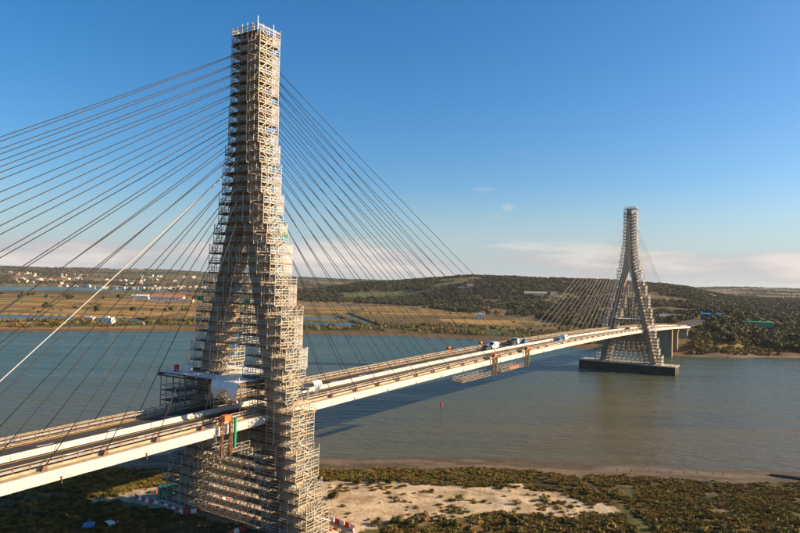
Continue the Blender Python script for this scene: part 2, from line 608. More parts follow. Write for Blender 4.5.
def build_terrain():
    ang = np.concatenate([np.linspace(-180, -58, 62)[:-1], np.linspace(-58, -38, 60)[:-1], np.linspace(-38, 38, 540),
                          np.linspace(38, 58, 60)[1:], np.linspace(58, 180, 62)[1:-1]])
    rad = np.concatenate([[0.01, 12, 24, 36, 48, 60, 70], np.geomspace(78, 215, 120), np.geomspace(217, 480, 40)[:-1],
                          np.geomspace(480, 3200, 250), np.geomspace(3230, 26000, 70)])
    A, Rr = np.meshgrid(np.radians(ang), rad)
    X = Rr * np.sin(A)
    Y = Rr * np.cos(A)
    Z = height(X, Y)
    nr, na = X.shape
    co = np.stack([X, Y, Z], -1).reshape(-1, 3)
    i, j = np.meshgrid(np.arange(nr - 1), np.arange(na), indexing='ij')
    j2 = (j + 1) % na
    q = np.stack([i * na + j, i * na + j2, (i + 1) * na + j2, (i + 1) * na + j], -1).reshape(-1, 4)[:, ::-1]
    me = bpy.data.meshes.new('ground')
    me.vertices.add(len(co))
    me.vertices.foreach_set('co', co.ravel())
    me.loops.add(q.size)
    me.loops.foreach_set('vertex_index', q.ravel().astype(np.int32))
    me.polygons.add(len(q))
    me.polygons.foreach_set('loop_start', np.arange(0, q.size, 4, dtype=np.int32))
    me.polygons.foreach_set('loop_total', np.full(len(q), 4, dtype=np.int32))
    me.polygons.foreach_set('use_smooth', np.ones(len(q), bool))
    me.update(calc_edges=True)
    c = terrain_colour(X, Y, Z).reshape(-1, 3)
    at = me.color_attributes.new('soil', 'FLOAT_COLOR', 'POINT')
    at.data.foreach_set('color', np.concatenate([c, np.ones((len(c), 1))], 1).astype(np.float32).ravel())
    m = bpy.data.materials.new('soil and marsh')
    m.use_nodes = True
    nt = m.node_tree
    b = nt.nodes['Principled BSDF']
    b.inputs['Roughness'].default_value = 0.95
    b.inputs['Specular IOR Level'].default_value = 0.1
    va = nt.nodes.new('ShaderNodeVertexColor')
    va.layer_name = 'soil'
    t = nt.nodes.new('ShaderNodeTexCoord')
    outs = []
    for sc, lo, hi in ((1.3, .70, 1.30), (0.16, .8, 1.2), (0.012, .85, 1.15)):
        n = nt.nodes.new('ShaderNodeTexNoise')
        n.inputs['Scale'].default_value = sc
        n.inputs['Detail'].default_value = 6
        n.inputs['Roughness'].default_value = .7
        nt.links.new(t.outputs['Object'], n.inputs['Vector'])
        mr = nt.nodes.new('ShaderNodeMapRange')
        mr.inputs[1].default_value = .3
        mr.inputs[2].default_value = .7
        mr.inputs[3].default_value = lo
        mr.inputs[4].default_value = hi
        nt.links.new(n.outputs['Fac'], mr.inputs[0])
        outs.append(mr.outputs[0])
        if sc == 1.3:
            bp = nt.nodes.new('ShaderNodeBump')
            bp.inputs['Strength'].default_value = .6
            bp.inputs['Distance'].default_value = .35
            nt.links.new(n.outputs['Fac'], bp.inputs['Height'])
            nt.links.new(bp.outputs[0], b.inputs['Normal'])
    p = outs[0]
    for o2 in outs[1:]:
        mu = nt.nodes.new('ShaderNodeMath')
        mu.operation = 'MULTIPLY'
        nt.links.new(p, mu.inputs[0])
        nt.links.new(o2, mu.inputs[1])
        p = mu.outputs[0]
    vm = nt.nodes.new('ShaderNodeVectorMath')
    vm.operation = 'SCALE'
    nt.links.new(va.outputs['Color'], vm.inputs[0])
    nt.links.new(p, vm.inputs['Scale'])
    nt.links.new(vm.outputs[0], b.inputs['Base Color'])
    me.materials.append(m)
    return struct(add('ground', me))


build_terrain()

# ------------------------------------------------------------------ water


def build_water():
    m = bpy.data.materials.new('turbid river water')
    m.use_nodes = True
    nt = m.node_tree
    b = nt.nodes['Principled BSDF']
    b.inputs['Roughness'].default_value = 0.22
    b.inputs['IOR'].default_value = 1.2
    b.inputs['Specular IOR Level'].default_value = 0.22
    t = nt.nodes.new('ShaderNodeTexCoord')
    # silt is thicker towards the near mudflat
    sp = nt.nodes.new('ShaderNodeSeparateXYZ')
    nt.links.new(t.outputs['Object'], sp.inputs[0])
    big = nt.nodes.new('ShaderNodeTexNoise')
    big.inputs['Scale'].default_value = 0.008
    big.inputs['Detail'].default_value = 3
    nt.links.new(t.outputs['Object'], big.inputs['Vector'])
    yy = nt.nodes.new('ShaderNodeMath')
    yy.operation = 'MULTIPLY_ADD'
    yy.inputs[1].default_value = 120.0
    nt.links.new(big.outputs['Fac'], yy.inputs[0])
    nt.links.new(sp.outputs[1], yy.inputs[2])
    xx = nt.nodes.new('ShaderNodeMath')
    xx.operation = 'MULTIPLY_ADD'
    xx.inputs[1].default_value = -0.45
    nt.links.new(sp.outputs[0], xx.inputs[0])
    nt.links.new(yy.outputs[0], xx.inputs[2])
    mr = nt.nodes.new('ShaderNodeMapRange')
    mr.inputs[1].default_value = 200
    mr.inputs[2].default_value = 520
    nt.links.new(xx.outputs[0], mr.inputs[0])
    mx = nt.nodes.new('ShaderNodeMix')
    mx.data_type = 'RGBA'
    mx.inputs[6].default_value = (0.103, 0.086, 0.044, 1)
    mx.inputs[7].default_value = (0.034, 0.068, 0.056, 1)
    nt.links.new(mr.outputs[0], mx.inputs[0])
    # silt streaks drawn out by the current, smooth slicks between wind patches
    mp = nt.nodes.new('ShaderNodeMapping')
    mp.inputs['Scale'].default_value = (.35, 2.6, 1)
    mp.inputs['Rotation'].default_value = (0, 0, -.12)
    nt.links.new(t.outputs['Object'], mp.inputs[0])
    st = nt.nodes.new('ShaderNodeTexNoise')
    st.inputs['Scale'].default_value = 0.02
    st.inputs['Detail'].default_value = 7
    st.inputs['Roughness'].default_value = .62
    st.inputs['Distortion'].default_value = .8
    nt.links.new(mp.outputs[0], st.inputs['Vector'])
    sr = nt.nodes.new('ShaderNodeMapRange')
    sr.inputs[1].default_value = .35
    sr.inputs[2].default_value = .68
    sr.inputs[3].default_value = .80
    sr.inputs[4].default_value = 1.25
    nt.links.new(st.outputs['Fac'], sr.inputs[0])
    vm = nt.nodes.new('ShaderNodeVectorMath')
    vm.operation = 'SCALE'
    nt.links.new(mx.outputs[2], vm.inputs[0])
    nt.links.new(sr.outputs[0], vm.inputs['Scale'])
    nt.links.new(vm.outputs[0], b.inputs['Base Color'])
    rr_ = nt.nodes.new('ShaderNodeMapRange')
    rr_.inputs[1].default_value = .38
    rr_.inputs[2].default_value = .62
    rr_.inputs[3].default_value = .18
    rr_.inputs[4].default_value = .34
    nt.links.new(st.outputs['Fac'], rr_.inputs[0])
    nt.links.new(rr_.outputs[0], b.inputs['Roughness'])
    prev = None
    for sc, st, dist, stretch, rot in ((0.16, .9, .55, (1.0, 3.0, 1), .55), (0.55, .6, .25, (1, 2.0, 1), .35), (0.03, .35, .9, (1, 2, 1), .8)):
        mp = nt.nodes.new('ShaderNodeMapping')
        mp.inputs['Scale'].default_value = stretch
        mp.inputs['Rotation'].default_value = (0, 0, rot)
        nt.links.new(t.outputs['Object'], mp.inputs[0])
        n = nt.nodes.new('ShaderNodeTexNoise')
        n.inputs['Scale'].default_value = sc
        n.inputs['Detail'].default_value = 3
        nt.links.new(mp.outputs[0], n.inputs['Vector'])
        bp = nt.nodes.new('ShaderNodeBump')
        bp.inputs['Strength'].default_value = st
        bp.inputs['Distance'].default_value = dist
        nt.links.new(n.outputs['Fac'], bp.inputs['Height'])
        if prev:
            nt.links.new(prev, bp.inputs['Normal'])
        prev = bp.outputs[0]
    nt.links.new(prev, b.inputs['Normal'])
    w = MB()
    S = 9000
    w.quad((-S, -S, WATER), (S, -S, WATER), (S, S, WATER), (-S, S, WATER))
    return struct(w.build('river', m))


build_water()

# ------------------------------------------------------------------ the bridge
RZ = math.pi / 2 - PHI      # local x along the bridge, local y away from the camera side


def Bw(s, t, z):
    c, sn = math.cos(RZ), math.sin(RZ)
    return (BX + c * s - sn * t, BY + sn * s + c * t, z)


def brthing(name, label, cat, group=None):
    return thing(name, label, cat, group, (BX, BY, 0), (0, 0, RZ))


def zd(s):
    return 24.98 - 1.7046 * ((s - 162) / 162) ** 2


S0, S1 = -171.0, 496.0
HW = 9.75
bridge = brthing('cable_stayed_bridge', 'long pale cable-stayed road bridge crossing the river on two tall towers', 'bridge')


def strip(prof, s0, s1, ds, name, material, parent, closed=True):
    m = MB()
    n = max(1, int(round((s1 - s0) / ds)))
    rings = []
    for i in range(n + 1):
        s = s0 + (s1 - s0) * i / n
        z = zd(s)
        rings.append([(s, t, z + h) for t, h in prof])
    m.loft(rings, closed)
    return m.build(name, material, parent)


deck = strip([(-9.55, -.02), (9.55, -.02), (9.55, -.45), (7.2, -.75), (5.2, -2.6), (-5.2, -2.6), (-7.2, -.75), (-9.55, -.45)],
             S0, S1, 6, 'deck', GIRD, bridge)
for sg in (-1, 1):
    a, b = sorted((sg * 0.45, sg * 7.55))
    strip([(a, .012), (b, .012), (b, -.3), (a, -.3)], S0 + .01, S1 - .01, 6, 'carriageway', ASPH, deck)
    a, b = sorted((sg * 7.6, sg * 9.56))
    strip([(a, .10), (b, .10), (b, -.3), (a, -.3)], S0 + .02, S1 - .02, 6, 'walkway', LEDGE, deck)
    for tt, w, mm in ((6.85, .17, YEL), (1.15, .10, YEL)):
        a, b = sorted((sg * (tt - w), sg * (tt + w)))
        strip([(a, .018), (b, .018), (b, 0), (a, 0)], S0 + .03, S1 - .03, 6, 'edge_line', mm, deck)
    dl = MB()
    s = S0
    while s < S1 - 5:
        dl.box(s, s + 4, sg * 4 - .07, sg * 4 + .07, zd(s + 2) - .02, zd(s + 2) + .03)
        s += 12
    o = dl.build('lane_dashes', WLINE, deck)
    o['kind'] = 'stuff'
    # guard rail between road and walkway
    strip([(sg * 7.72 - .06, .95), (sg * 7.72 + .06, .95), (sg * 7.72 + .06, .62), (sg * 7.72 - .06, .62)], S0, S1, 6, 'rail_beam', STEEL, deck)
    strip([(sg * 7.72 - .05, 1.32), (sg * 7.72 + .05, 1.32), (sg * 7.72 + .05, 1.22), (sg * 7.72 - .05, 1.22)], S0, S1, 6, 'hand_rail', LEDGE, deck)
    ps = MB()
    s = S0 + 1
    while s < S1:
        ps.box(s - .07, s + .07, sg * 7.72 - .09, sg * 7.72 + .09, zd(s) + .1, zd(s) + 1.3)
        s += 2.25 if s < 160 else 4.5
    o = ps.build('rail_posts', RUST, deck)
    o['kind'] = 'stuff'
# outer parapet on the far side, low cable duct on the near side
for h in (.55, 1.05):
    strip([(9.35, h + .05), (9.45, h + .05), (9.45, h - .05), (9.35, h - .05)], S0, S1, 6, 'parapet_rail', LEDGE, deck)
ps = MB()
s = S0 + 1
while s < S1:
    ps.box(s - .06, s + .06, 9.34, 9.46, zd(s) + .1, zd(s) + 1.1)
    s += 3
o = ps.build('parapet_posts', RUST, deck)
o['kind'] = 'stuff'
strip([(-8.15, .45), (-7.95, .45), (-7.95, .1), (-8.15, .1)], S0, S1, 6, 'cable_duct', LEDGE, deck)

# fascia: separate panels where the joints can be seen, long pieces beyond


def fascia_mesh(L, sg):
    m = MB()
    y0, y1 = sorted((sg * 9.57, sg * 9.75))
    m.box(.012, L - .012, y0, y1, -1.28, .06)
    y0, y1 = sorted((sg * 9.5, sg * 9.78))
    m.box(.012, L - .012, y0, y1, .06, .16)
    y0, y1 = sorted((sg * 9.40, sg * 9.72))
    m.box(.012, L - .012, y0, y1, -1.42, -1.28)
    return m.mesh('fascia_panel', FASCIA)


def put_along(me, s, L, name, parent, dz=0.0):
    sl = math.atan2(zd(s + L) - zd(s), L)
    return add(name, me, parent, (s, 0, zd(s) + dz), (0, -sl, 0))


f15, f30 = fascia_mesh(1.5, -1), fascia_mesh(3.0, -1)
f90n, f90f = fascia_mesh(9.0, -1), fascia_mesh(9.0, 1)
s = S0
while s < S1 - .5:
    if -75 <= s < 60:
        L, me = 1.5, f15
    elif 60 <= s < 150:
        L, me = 3.0, f30
    else:
        L, me = min(9.0, S1 - s), f90n
        if s < -75 and s + 9 > -75:
            L = 9.0
    o = put_along(me, s, L, 'fascia_panel', deck)
    o.location.z += random.uniform(-.012, .012)
    s += L
s = S0
while s < S1 - 1:
    put_along(f90f, s, 9.0, 'fascia_panel', deck)
    s += 9.0


dr = MB()
dr.tube((0, -9.80, -1.05), (0, -9.80, -1.9), .09, .09, 6)
dr.box(-.16, .16, -9.86, -9.755, -1.12, -.92)
drm = dr.mesh('drain_outlet', RUST)
s = -70.0
while s < 300:
    add('drain_outlet', drm, deck, (s, 0, zd(s)))
    s += 13.5


def barrier_seg(L):
    m = MB()
    prof = [(-.32, 0), (.32, 0), (.30, .12), (.16, .34), (.11, .88), (-.11, .88), (-.16, .34), (-.30, .12)]
    m.loft([[(.03, t, h) for t, h in prof], [(L - .03, t, h) for t, h in prof]])
    return m.mesh('barrier_segment', BARR)


bs = barrier_seg(6.0)
s = S0
while s < S1 - 5:
    o = put_along(bs, s, 6.0, 'barrier_segment', deck)
    o.location.y += random.uniform(-.02, .02)
    s += 6.0

# stay anchors on the walkways and the stays themselves
ANCH = []
for i in range(16):
    ANCH.append((17.6 + 9.0 * i if i < 16 else 0, -(17.9 + 9.0 * i) if i < 13 else -(126 + 2.6 * (i - 12))))
blk = MB()
blk.loft([[(-.45, -.24, 0), (.45, -.24, 0), (.45, .24, 0), (-.45, .24, 0)], [(-.15, -.2, .75), (.35, -.2, .55), (.35, .2, .55), (-.15, .2, .75)]])
blkm = blk.mesh('anchor_block', RUST)


def outer(z):
    return float(np.interp(z, [0, 41, 61, 72, 97], [17.6, 8.1, 3.5, 2.2, 1.5]))


def inner(z):
    return float(np.interp(z, [0, 41, 61], [14.1, 5.1, 0.15]))


def sag_cable(p, q, r, name, material, parent):
    m = MB()
    p = Vector(p)
    q = Vector(q)
    L = (q - p).length
    n = 8
    sag = L * L * 0.000042
    pts = [p.lerp(q, i / n) - Vector((0, 0, sag * 4 * (i / n) * (1 - i / n))) for i in range(n + 1)]
    d = (q - p).normalized()
    a = d.cross(Vector((0, 0, 1))).normalized()
    b = d.cross(a)
    m.loft([[c + a * (r * math.cos(k * math.pi / 3)) + b * (r * math.sin(k * math.pi / 3)) for k in range(6)] for c in pts])
    return m.build(name, material, parent, True)


for pyl, base in ((0, 0.0), (1, 324.0)):
    for i in range(16):
        for side in (0, 1):
            sa = ANCH[i][side]
            sa = sa if pyl == 0 else -sa
            s = base + sa
            zt = 65.3 + 2.0 * i
            for sg in (-1, 1):
                zb = zd(s) + .45
                if not (pyl == 1 and side == 0 and i == 15 and False):
                    o = add('anchor_block', blkm, deck, (s, sg * 8.75, zd(s) + .09), (0, 0, 0 if sa < 0 else math.pi))
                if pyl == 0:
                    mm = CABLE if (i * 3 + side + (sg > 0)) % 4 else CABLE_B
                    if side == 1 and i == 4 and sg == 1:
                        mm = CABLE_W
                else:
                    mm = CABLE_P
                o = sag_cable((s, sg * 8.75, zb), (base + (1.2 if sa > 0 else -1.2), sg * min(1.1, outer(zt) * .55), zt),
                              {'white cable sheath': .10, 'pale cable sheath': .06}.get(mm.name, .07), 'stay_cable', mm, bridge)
                if mm is CABLE_W:
                    o['label'] = 'stay cable in a new white sheath, left of the near tower'

# towers


def rect_ring(s0, s1, t0, t1, z):
    return [(s0, t0, z), (s1, t0, z), (s1, t1, z), (s0, t1, z)]


def tower(base, z0, tname):
    p = add('tower', None, bridge)
    p['label'] = tname
    for sg in (-1, 1):
        m = MB()
        rings = []
        for z in np.concatenate([[z0], np.arange(6, 62, 5.0), [62.0]]):
            hu = 2.45
            a, b = sg * inner(z), sg * outer(z)
            a, b = sorted((a, b))
            ch = .35
            rings.append([(base - hu, a + ch, z), (base - hu + ch, a, z), (base + hu - ch, a, z), (base + hu, a + ch, z),
                          (base + hu, b - ch, z), (base + hu - ch, b, z), (base - hu + ch, b, z), (base - hu, b - ch, z)])
        m.loft(rings)
        m.build('leg', CONC, p)
    m = MB()
    rings = []
    for z in (59, 61, 64, 68, 72, 80, 88, 97.2):
        o_ = outer(z) + .02
        ch = .4
        hu = 2.5
        rings.append([(base - hu, -o_ + ch, z), (base - hu + ch, -o_, z), (base + hu - ch, -o_, z), (base + hu, -o_ + ch, z),
                      (base + hu, o_ - ch, z), (base + hu - ch, o_, z), (base - hu + ch, o_, z), (base - hu, o_ - ch, z)])
    m.loft(rings)
    m.build('column', CONC, p)
    m = MB()
    tt = inner(18.5) + 1.0
    m.box(base - 2.2, base + 2.2, -tt, tt, 16.3, 20.4)
    m.build('cross_beam', CONC, p)
    return p


tw_near = tower(0.0, .3, 'near tower wrapped in scaffolding')
tw_far = tower(324.0, 2.0, 'far tower standing in the water')
for sg in (-1, 1):
    m = MB()
    tc_ = sg * 15.8
    m.loft([rect_ring(-5.5, 5.5, tc_ - 5, tc_ + 5, -1.5), rect_ring(-5.5, 5.5, tc_ - 5, tc_ + 5, 1.25), rect_ring(-4.2, 4.2, tc_ - 3.4, tc_ + 3.4, 2.0)])
    m.build('pile_cap', CONC_L, tw_near)
m = MB()
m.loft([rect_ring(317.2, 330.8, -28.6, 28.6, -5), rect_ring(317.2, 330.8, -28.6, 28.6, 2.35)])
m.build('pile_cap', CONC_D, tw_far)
m = MB()
m.box(316.9, 331.1, -28.9, 28.9, 2.35, 2.85)
m.build('cap_slab', CONC_L, tw_far)
# fender tyres and bollards on the cap
for sgx in (-26, 26):
    m = MB()
    m.tube((318.5, sgx, 2.85), (318.5, sgx, 3.7), .35, .3, 8)
    m.build('bollard', CONC_L, tw_far)

# side-span piers and abutment on the far bank
for s, hw, zb, nm in ((459.0, 6.8, -3, 'pier'), (494.0, 8.6, 4, 'abutment')):
    m = MB()
    zt = zd(s) - 2.55
    th = 1.6
    m.loft([rect_ring(s - th, s + th, -hw, hw, zb), rect_ring(s - th, s + th, -hw, hw, zt - 2.2), rect_ring(s - th - .4, s + th + .4, -hw - .6, hw + .6, zt - .6), rect_ring(s - th - .4, s + th + .4, -hw - .6, hw + .6, zt)])
    o = m.build(nm, CONC_L if nm == 'abutment' else CONC, bridge)
m = MB()
m.loft([rect_ring(430, 433, -7.4, 7.4, -3), rect_ring(430, 433, -7.4, 7.4, zd(431) - 2.58)])
m.build('pier', CONC, bridge)
m = MB()
m.box(-137, -133, -6.5, 6.5, -1, zd(-135) - 2.6)
m.build('pier', CONC, bridge)

# road that goes on over the embankment
m = MB()
rings = []
for s in np.linspace(S1 + .05, 640, 20):
    p = Bw(s, 0, 0)
    zz = max(zd(496), float(height(p[0], p[1])) + .5)
    rings.append([(s, -9, zz), (s, 9, zz), (s, 9, zz - 1.5), (s, -9, zz - 1.5)])
m.loft(rings)
o = m.build('approach_road', ASPH)
o.location = (BX, BY, 0)
o.rotation_euler = (0, 0, RZ)
struct(o)

# ------------------------------------------------------------------ scaffolding
LH = 2.0


def frame_lift(s0, s1, t0, t1, face, diag, ns, r=0.045, far=False):
    """tubes of one lift; face = sign of the open (outer) side in t"""
    m = MB()
    ss = [s0 + (s1 - s0) * i / (ns - 1) for i in range(ns)]
    tt = [t0, t1] if far or abs(t1 - t0) < 2.4 else [t0, (t0 + t1) / 2, t1]
    for a in ss:
        for b in tt:
            m.bar((a, b, 0), (a, b, LH), r)
        m.bar((a, t0 - .15, -.06), (a, t1 + .15, -.06), r)
    to = t1 if face > 0 else t0
    for h in (.55, 1.05):
        m.bar((s0, to, h), (s1, to, h), r * .9)
        m.bar((s0, t0, h), (s0, t1, h), r * .9)
        m.bar((s1, t0, h), (s1, t1, h), r * .9)
    for b in tt:
        m.bar((s0, b, -.1), (s1, b, -.1), r)
    if diag:
        for i in range(ns - 1):
            if (i + diag) % 2:
                m.bar((ss[i], to, 0), (ss[i + 1], to, LH), r * .9)
        m.bar((s0, t0, 0), (s0, t1, LH), r * .9) if diag == 1 else m.bar((s0, t1, 0), (s0, t0, LH), r * .9)
    return m


def boards(s0, s1, t0, t1, gap=0.03):
    m = MB()
    n = max(2, int((t1 - t0) / .5))
    w = (t1 - t0) / n
    for i in range(n):
        m.box(s0 - .1, s1 + .1, t0 + i * w + gap / 2, t0 + (i + 1) * w - gap / 2, -.09, .045)
    # toe boards
    m.box(s0 - .12, s1 + .12, t0 - .03, t0 + .01, .0, .17)
    m.box(s0 - .12, s1 + .12, t1 - .01, t1 + .03, .0, .17)
    m.box(s0 - .14, s0 - .10, t0, t1, -.1, .2)
    return m


def stair(s0, s1, t0, t1, up):
    m = MB()
    a, b = (s0, s1) if up else (s1, s0)
    for t in (t0, t1):
        m.bar((a, t, .05), (b, t, LH + .05), .06)
        m.bar((a, t, 1.0), (b, t, LH + .9), .04)
    for k in range(8):
        f = (k + .5) / 8
        c = a + (b - a) * f
        m.box(c - .12, c + .12, t0, t1, LH * f, LH * f + .04)
    return m


_cache = {}


def cached(key, fn):
    if key not in _cache:
        _cache[key] = fn()
    return _cache[key]


BREAKS = [0, 8, 12, 18, 26, 30, 36, 44, 50, 55, 60, 66, 71, 76, 84, 120]


def scaffold(base, sg, z_lo, name_label, group, outdepth_lo, outdepth_hi, walk, netted, far):
    """the scaffold round one tower leg and its half of the column"""
    root = brthing('scaffold', name_label, 'scaffold', group)
    k = 0
    z = z_lo
    while z < 96.5:
        # lifts between two of these heights share one offset from the leaning leg
        g0 = max(b for b in BREAKS if b <= z + .01)
        g1 = min(b for b in BREAKS if b > z + .01)
        dep = outdepth_hi if z > 74 else outdepth_lo
        s_a, s_b = (-2.8, 2.8) if z > 56 else (-2.9, 3.2) if z > 30 else (-3.6, 2.8)
        if z < 24:
            dep = min(dep, 2.5)
        o_in = outer(g0) + .25
        lift = add('scaffold_lift', None, root, (base, 0, z))
        d = 1 + k % 2
        grey = random.random() < .3
        sm, pm = (SCAF_G if grey else SCAF), (PLANK_G if random.random() < .4 else PLANK)
        if far:
            pm = SCAF  # pale tube colour stands in for sunlight on the far boards

        def place(nm, key, fn, mm, loc):
            me = cached(key + (mm.name,), lambda: fn().mesh(nm, mm))
            return add(nm, me, lift, loc)
        nn = 4 if not far else 3
        t0, t1 = (0, dep) if sg > 0 else (-dep, 0)
        place('frame', ('f', dep, sg, d, far, s_a), lambda: frame_lift(s_a, s_b, t0, t1, sg, d, nn, .045 if not far else .06, far), sm, (0, sg * o_in, 0))
        place('platform', ('p', dep, sg, s_a), lambda: boards(s_a, s_b, t0, t1), pm, (0, sg * o_in, 0))
        if sg < 0 and not far:
            ta, tb = t0 + .15, t0 + .95
            place('stair_flight', ('s', dep, sg, k % 2), lambda: stair(-2.0, 1.0, ta, tb, k % 2 == 0), SCAF, (0, sg * o_in, 0))
        if netted and z > 26 and random.random() < .75:
            def netm():
                m = MB()
                y = t0 - .07 if sg < 0 else t1 + .07
                m.box(.6, s_b + .06, y - .008, y + .008, .1, LH - .1)
                return m
            place('netting', ('n', dep, sg, s_a), netm, NET, (0, sg * o_in, 0))
        # inner side of the leg
        if z < (56 if not far else 50):
            i_in = inner(min(g1, 57)) - .2
            idep = round(max(.7, min(2.7 if not far else 1.9, i_in - .15)), 1)
            a0, a1 = (-idep, 0) if sg > 0 else (0, idep)
            place('inner_frame', ('if', sg, d, far, s_a, idep), lambda: frame_lift(s_a, s_b, a0, a1, -sg, d, nn, .045 if not far else .06, far), sm, (0, sg * i_in, 0))
            place('inner_platform', ('ip', sg, s_a, idep), lambda: boards(s_a, s_b, a0, a1), PLANK, (0, sg * i_in, 0))
        else:
            i_in = 0.0
            idep = 0.0
        if walk:
            wa = sg * o_in
            wb = sg * max(i_in, 0.0) if z < 58 else 0.0
            wa, wb = sorted((wa, wb))
            m = MB()
            m.box(-3.6, -2.6, wa, wb, -.05, .04)
            m.box(-3.63, -3.58, wa, wb, .0, .18)
            m.build('face_walkway', PLANK, lift)
            m = MB()
            n = max(2, int((wb - wa) / 1.8) + 1)
            for i in range(n):
                y = wa + (wb - wa) * i / (n - 1)
                m.bar((-3.6, y, 0), (-3.6, y, LH), .045)
                m.bar((-3.65, y, -.08), (-2.4, y, -.08), .045)
            for h in (.55, 1.05):
                m.bar((-3.6, wa, h), (-3.6, wb, h), .04)
            m.build('face_frame', SCAF, lift)
        k += 1
        z += LH
    return root, z


G_N, G_F = 'scaffolds round the legs of the near tower', 'scaffolds round the legs of the far tower'
scaffold(0.0, -1, 2.0, 'bright sunlit scaffold with stairs on the near right side of the near tower', G_N, 2.8, 2.4, True, True, False)
scaffold(0.0, 1, 2.0, 'shaded blue-grey scaffold climbing the left leg of the near tower', G_N, 1.7, 1.2, True, False, False)
scaffold(324.0, -1, 3.0, 'sunlit scaffold along the right leg of the far tower', G_F, 2.6, 2.3, False, False, True)
scaffold(324.0, 1, 3.0, 'shaded scaffold along the left leg of the far tower', G_F, 1.7, 1.2, False, False, True)


def crown_platform(base, label, far):
    root = brthing('top_platform', label, 'platform')
    t0, t1, s0, s1 = -4.2, 2.9, -3.2, 3.2
    z = 98.0
    m = MB()
    n = 16
    for i in range(n):
        w = (t1 - t0) / n
        m.box(base + s0, base + s1, t0 + i * w, t0 + (i + 1) * w - .03, z - .05, z + .05)
    m.build('boards', PLANK, root)
    m = MB()
    for a in np.linspace(s0, s1, 5):
        for b in (t0, t1):
            m.bar((base + a, b, z - 1.2), (base + a, b, z + 1.3 + random.uniform(0, .5)), .05)
    for b in np.linspace(t0, t1, 6):
        for a in (s0, s1):
            m.bar((base + a, b, z - 1.2), (base + a, b, z + 1.3 + random.uniform(0, .6)), .05)
    for h in (.5, 1.0, 1.25):
        m.bar((base + s0, t0, z + h), (base + s1, t0, z + h), .045)
        m.bar((base + s0, t1, z + h), (base + s1, t1, z + h), .045)
        m.bar((base + s0, t0, z + h), (base + s0, t1, z + h), .045)
        m.bar((base + s1, t0, z + h), (base + s1, t1, z + h), .045)
    m.build('guard_rail', SCAF, root)
    m = MB()
    m.box(base + s0 - .03, base + s0 - .01, t0 + .1, t1, z + .1, z + 1.25)
    m.build('netting', NET, root)
    m = MB()
    m.bar((base + s0, t0, z), (base + s0, t0, z + 2.7), .06)
    m.bar((base + s0 + 1, t0 + 2, z), (base + s0 + 1, t0 + 2, z + 1.9), .05)
    m.bar((base + s1 - 2.0, t0, z), (base + s1 - 2.0, t0, z + 2.4), .05)
    m.build('mast', WHITEP, root)


for s_, t_, z_, w_, h_, lb_ in ((-2.95, 9.3, 44.2, 1.9, 1.0, 'small green sheet on the left leg scaffold of the near tower'),
                               (-3.7, -4.9, 44.0, 1.5, 1.0, 'small green sheet on the inner scaffold of the near tower'),
                               (2.2, -7.55, 57.3, 1.0, 1.5, 'small green sheet on the sunlit side of the near tower scaffold')):
    m = MB()
    if lb_.endswith('tower scaffold') and s_ > 0:
        for i in range(6):
            a = i / 6 * w_
            m.quad((a, -.03 * (i % 2), 0), (a + w_ / 6, -.03 * ((i + 1) % 2), 0), (a + w_ / 6, -.03 * ((i + 1) % 2), h_), (a, -.03 * (i % 2), h_))
    else:
        for i in range(8):
            a = i / 8 * w_
            m.quad((-.04 * (i % 2), a, 0), (-.04 * ((i + 1) % 2), a + w_ / 8, 0), (-.04 * ((i + 1) % 2), a + w_ / 8, h_), (-.04 * (i % 2), a, h_))
    o = m.build('debris_sheet', GREENP)
    o.location = Bw(s_, t_, z_)
    o.rotation_euler = (0, 0, RZ)
    tag(o, lb_, 'sheet')

crown_platform(0.0, 'railed scaffold platform crowning the near tower', False)
crown_platform(324.0, 'railed scaffold platform crowning the far tower', True)


def birdcage(base, z_lo, z_hi, label, r, dense):
    root = brthing('birdcage_scaffold', label, 'scaffold')
    z = z_lo
    k = 0
    while z < z_hi - .5:
        ta = inner(z) - 2.6
        lift = add('scaffold_lift', None, root, (base, 0, z))
        m = MB()
        nt_ = max(3, int(2 * ta / (1.9 if dense else 2.6)))
        ss = (-2.8, -.9, .9, 2.8) if dense else (-2.6, 2.6)
        ys = np.linspace(-ta, ta, nt_ + 1)
        for a in ss:
            for b in ys:
                m.bar((a, b, 0), (a, b, LH), r)
            m.bar((a, -ta, -.06), (a, ta, -.06), r)
            m.bar((a, -ta, 1.0), (a, ta, 1.0), r)
        for b in ys:
            m.bar((ss[0], b, -.06), (ss[-1], b, -.06), r)
        for i in range(0, nt_, 2):
            i0, i1 = (i, i + 1) if k % 2 else (i + 1, i)
            if max(i0, i1) <= nt_:
                m.bar((ss[0], ys[i0], 0), (ss[0], ys[i1], LH), r)
        m.build('frame', SCAF, lift)
        m = MB()
        if dense or k % 2 == 0:
            w = 1.9 if dense else 1.5
            m.box(ss[0], ss[0] + w, -ta, ta, -.03, .05)
            if dense:
                m.box(ss[-1] - .7, ss[-1], -ta, ta, -.03, .05)
        if m.v:
            m.build('platform', PLANK, lift)
        z += LH
        k += 1
    return root


birdcage(0.0, 2.0, 16, 'brown lattice scaffold filling the gap between the near tower legs below deck', .05, True)
birdcage(324.0, 3.0, 16, 'open lattice scaffold between the far tower legs below deck', .07, False)


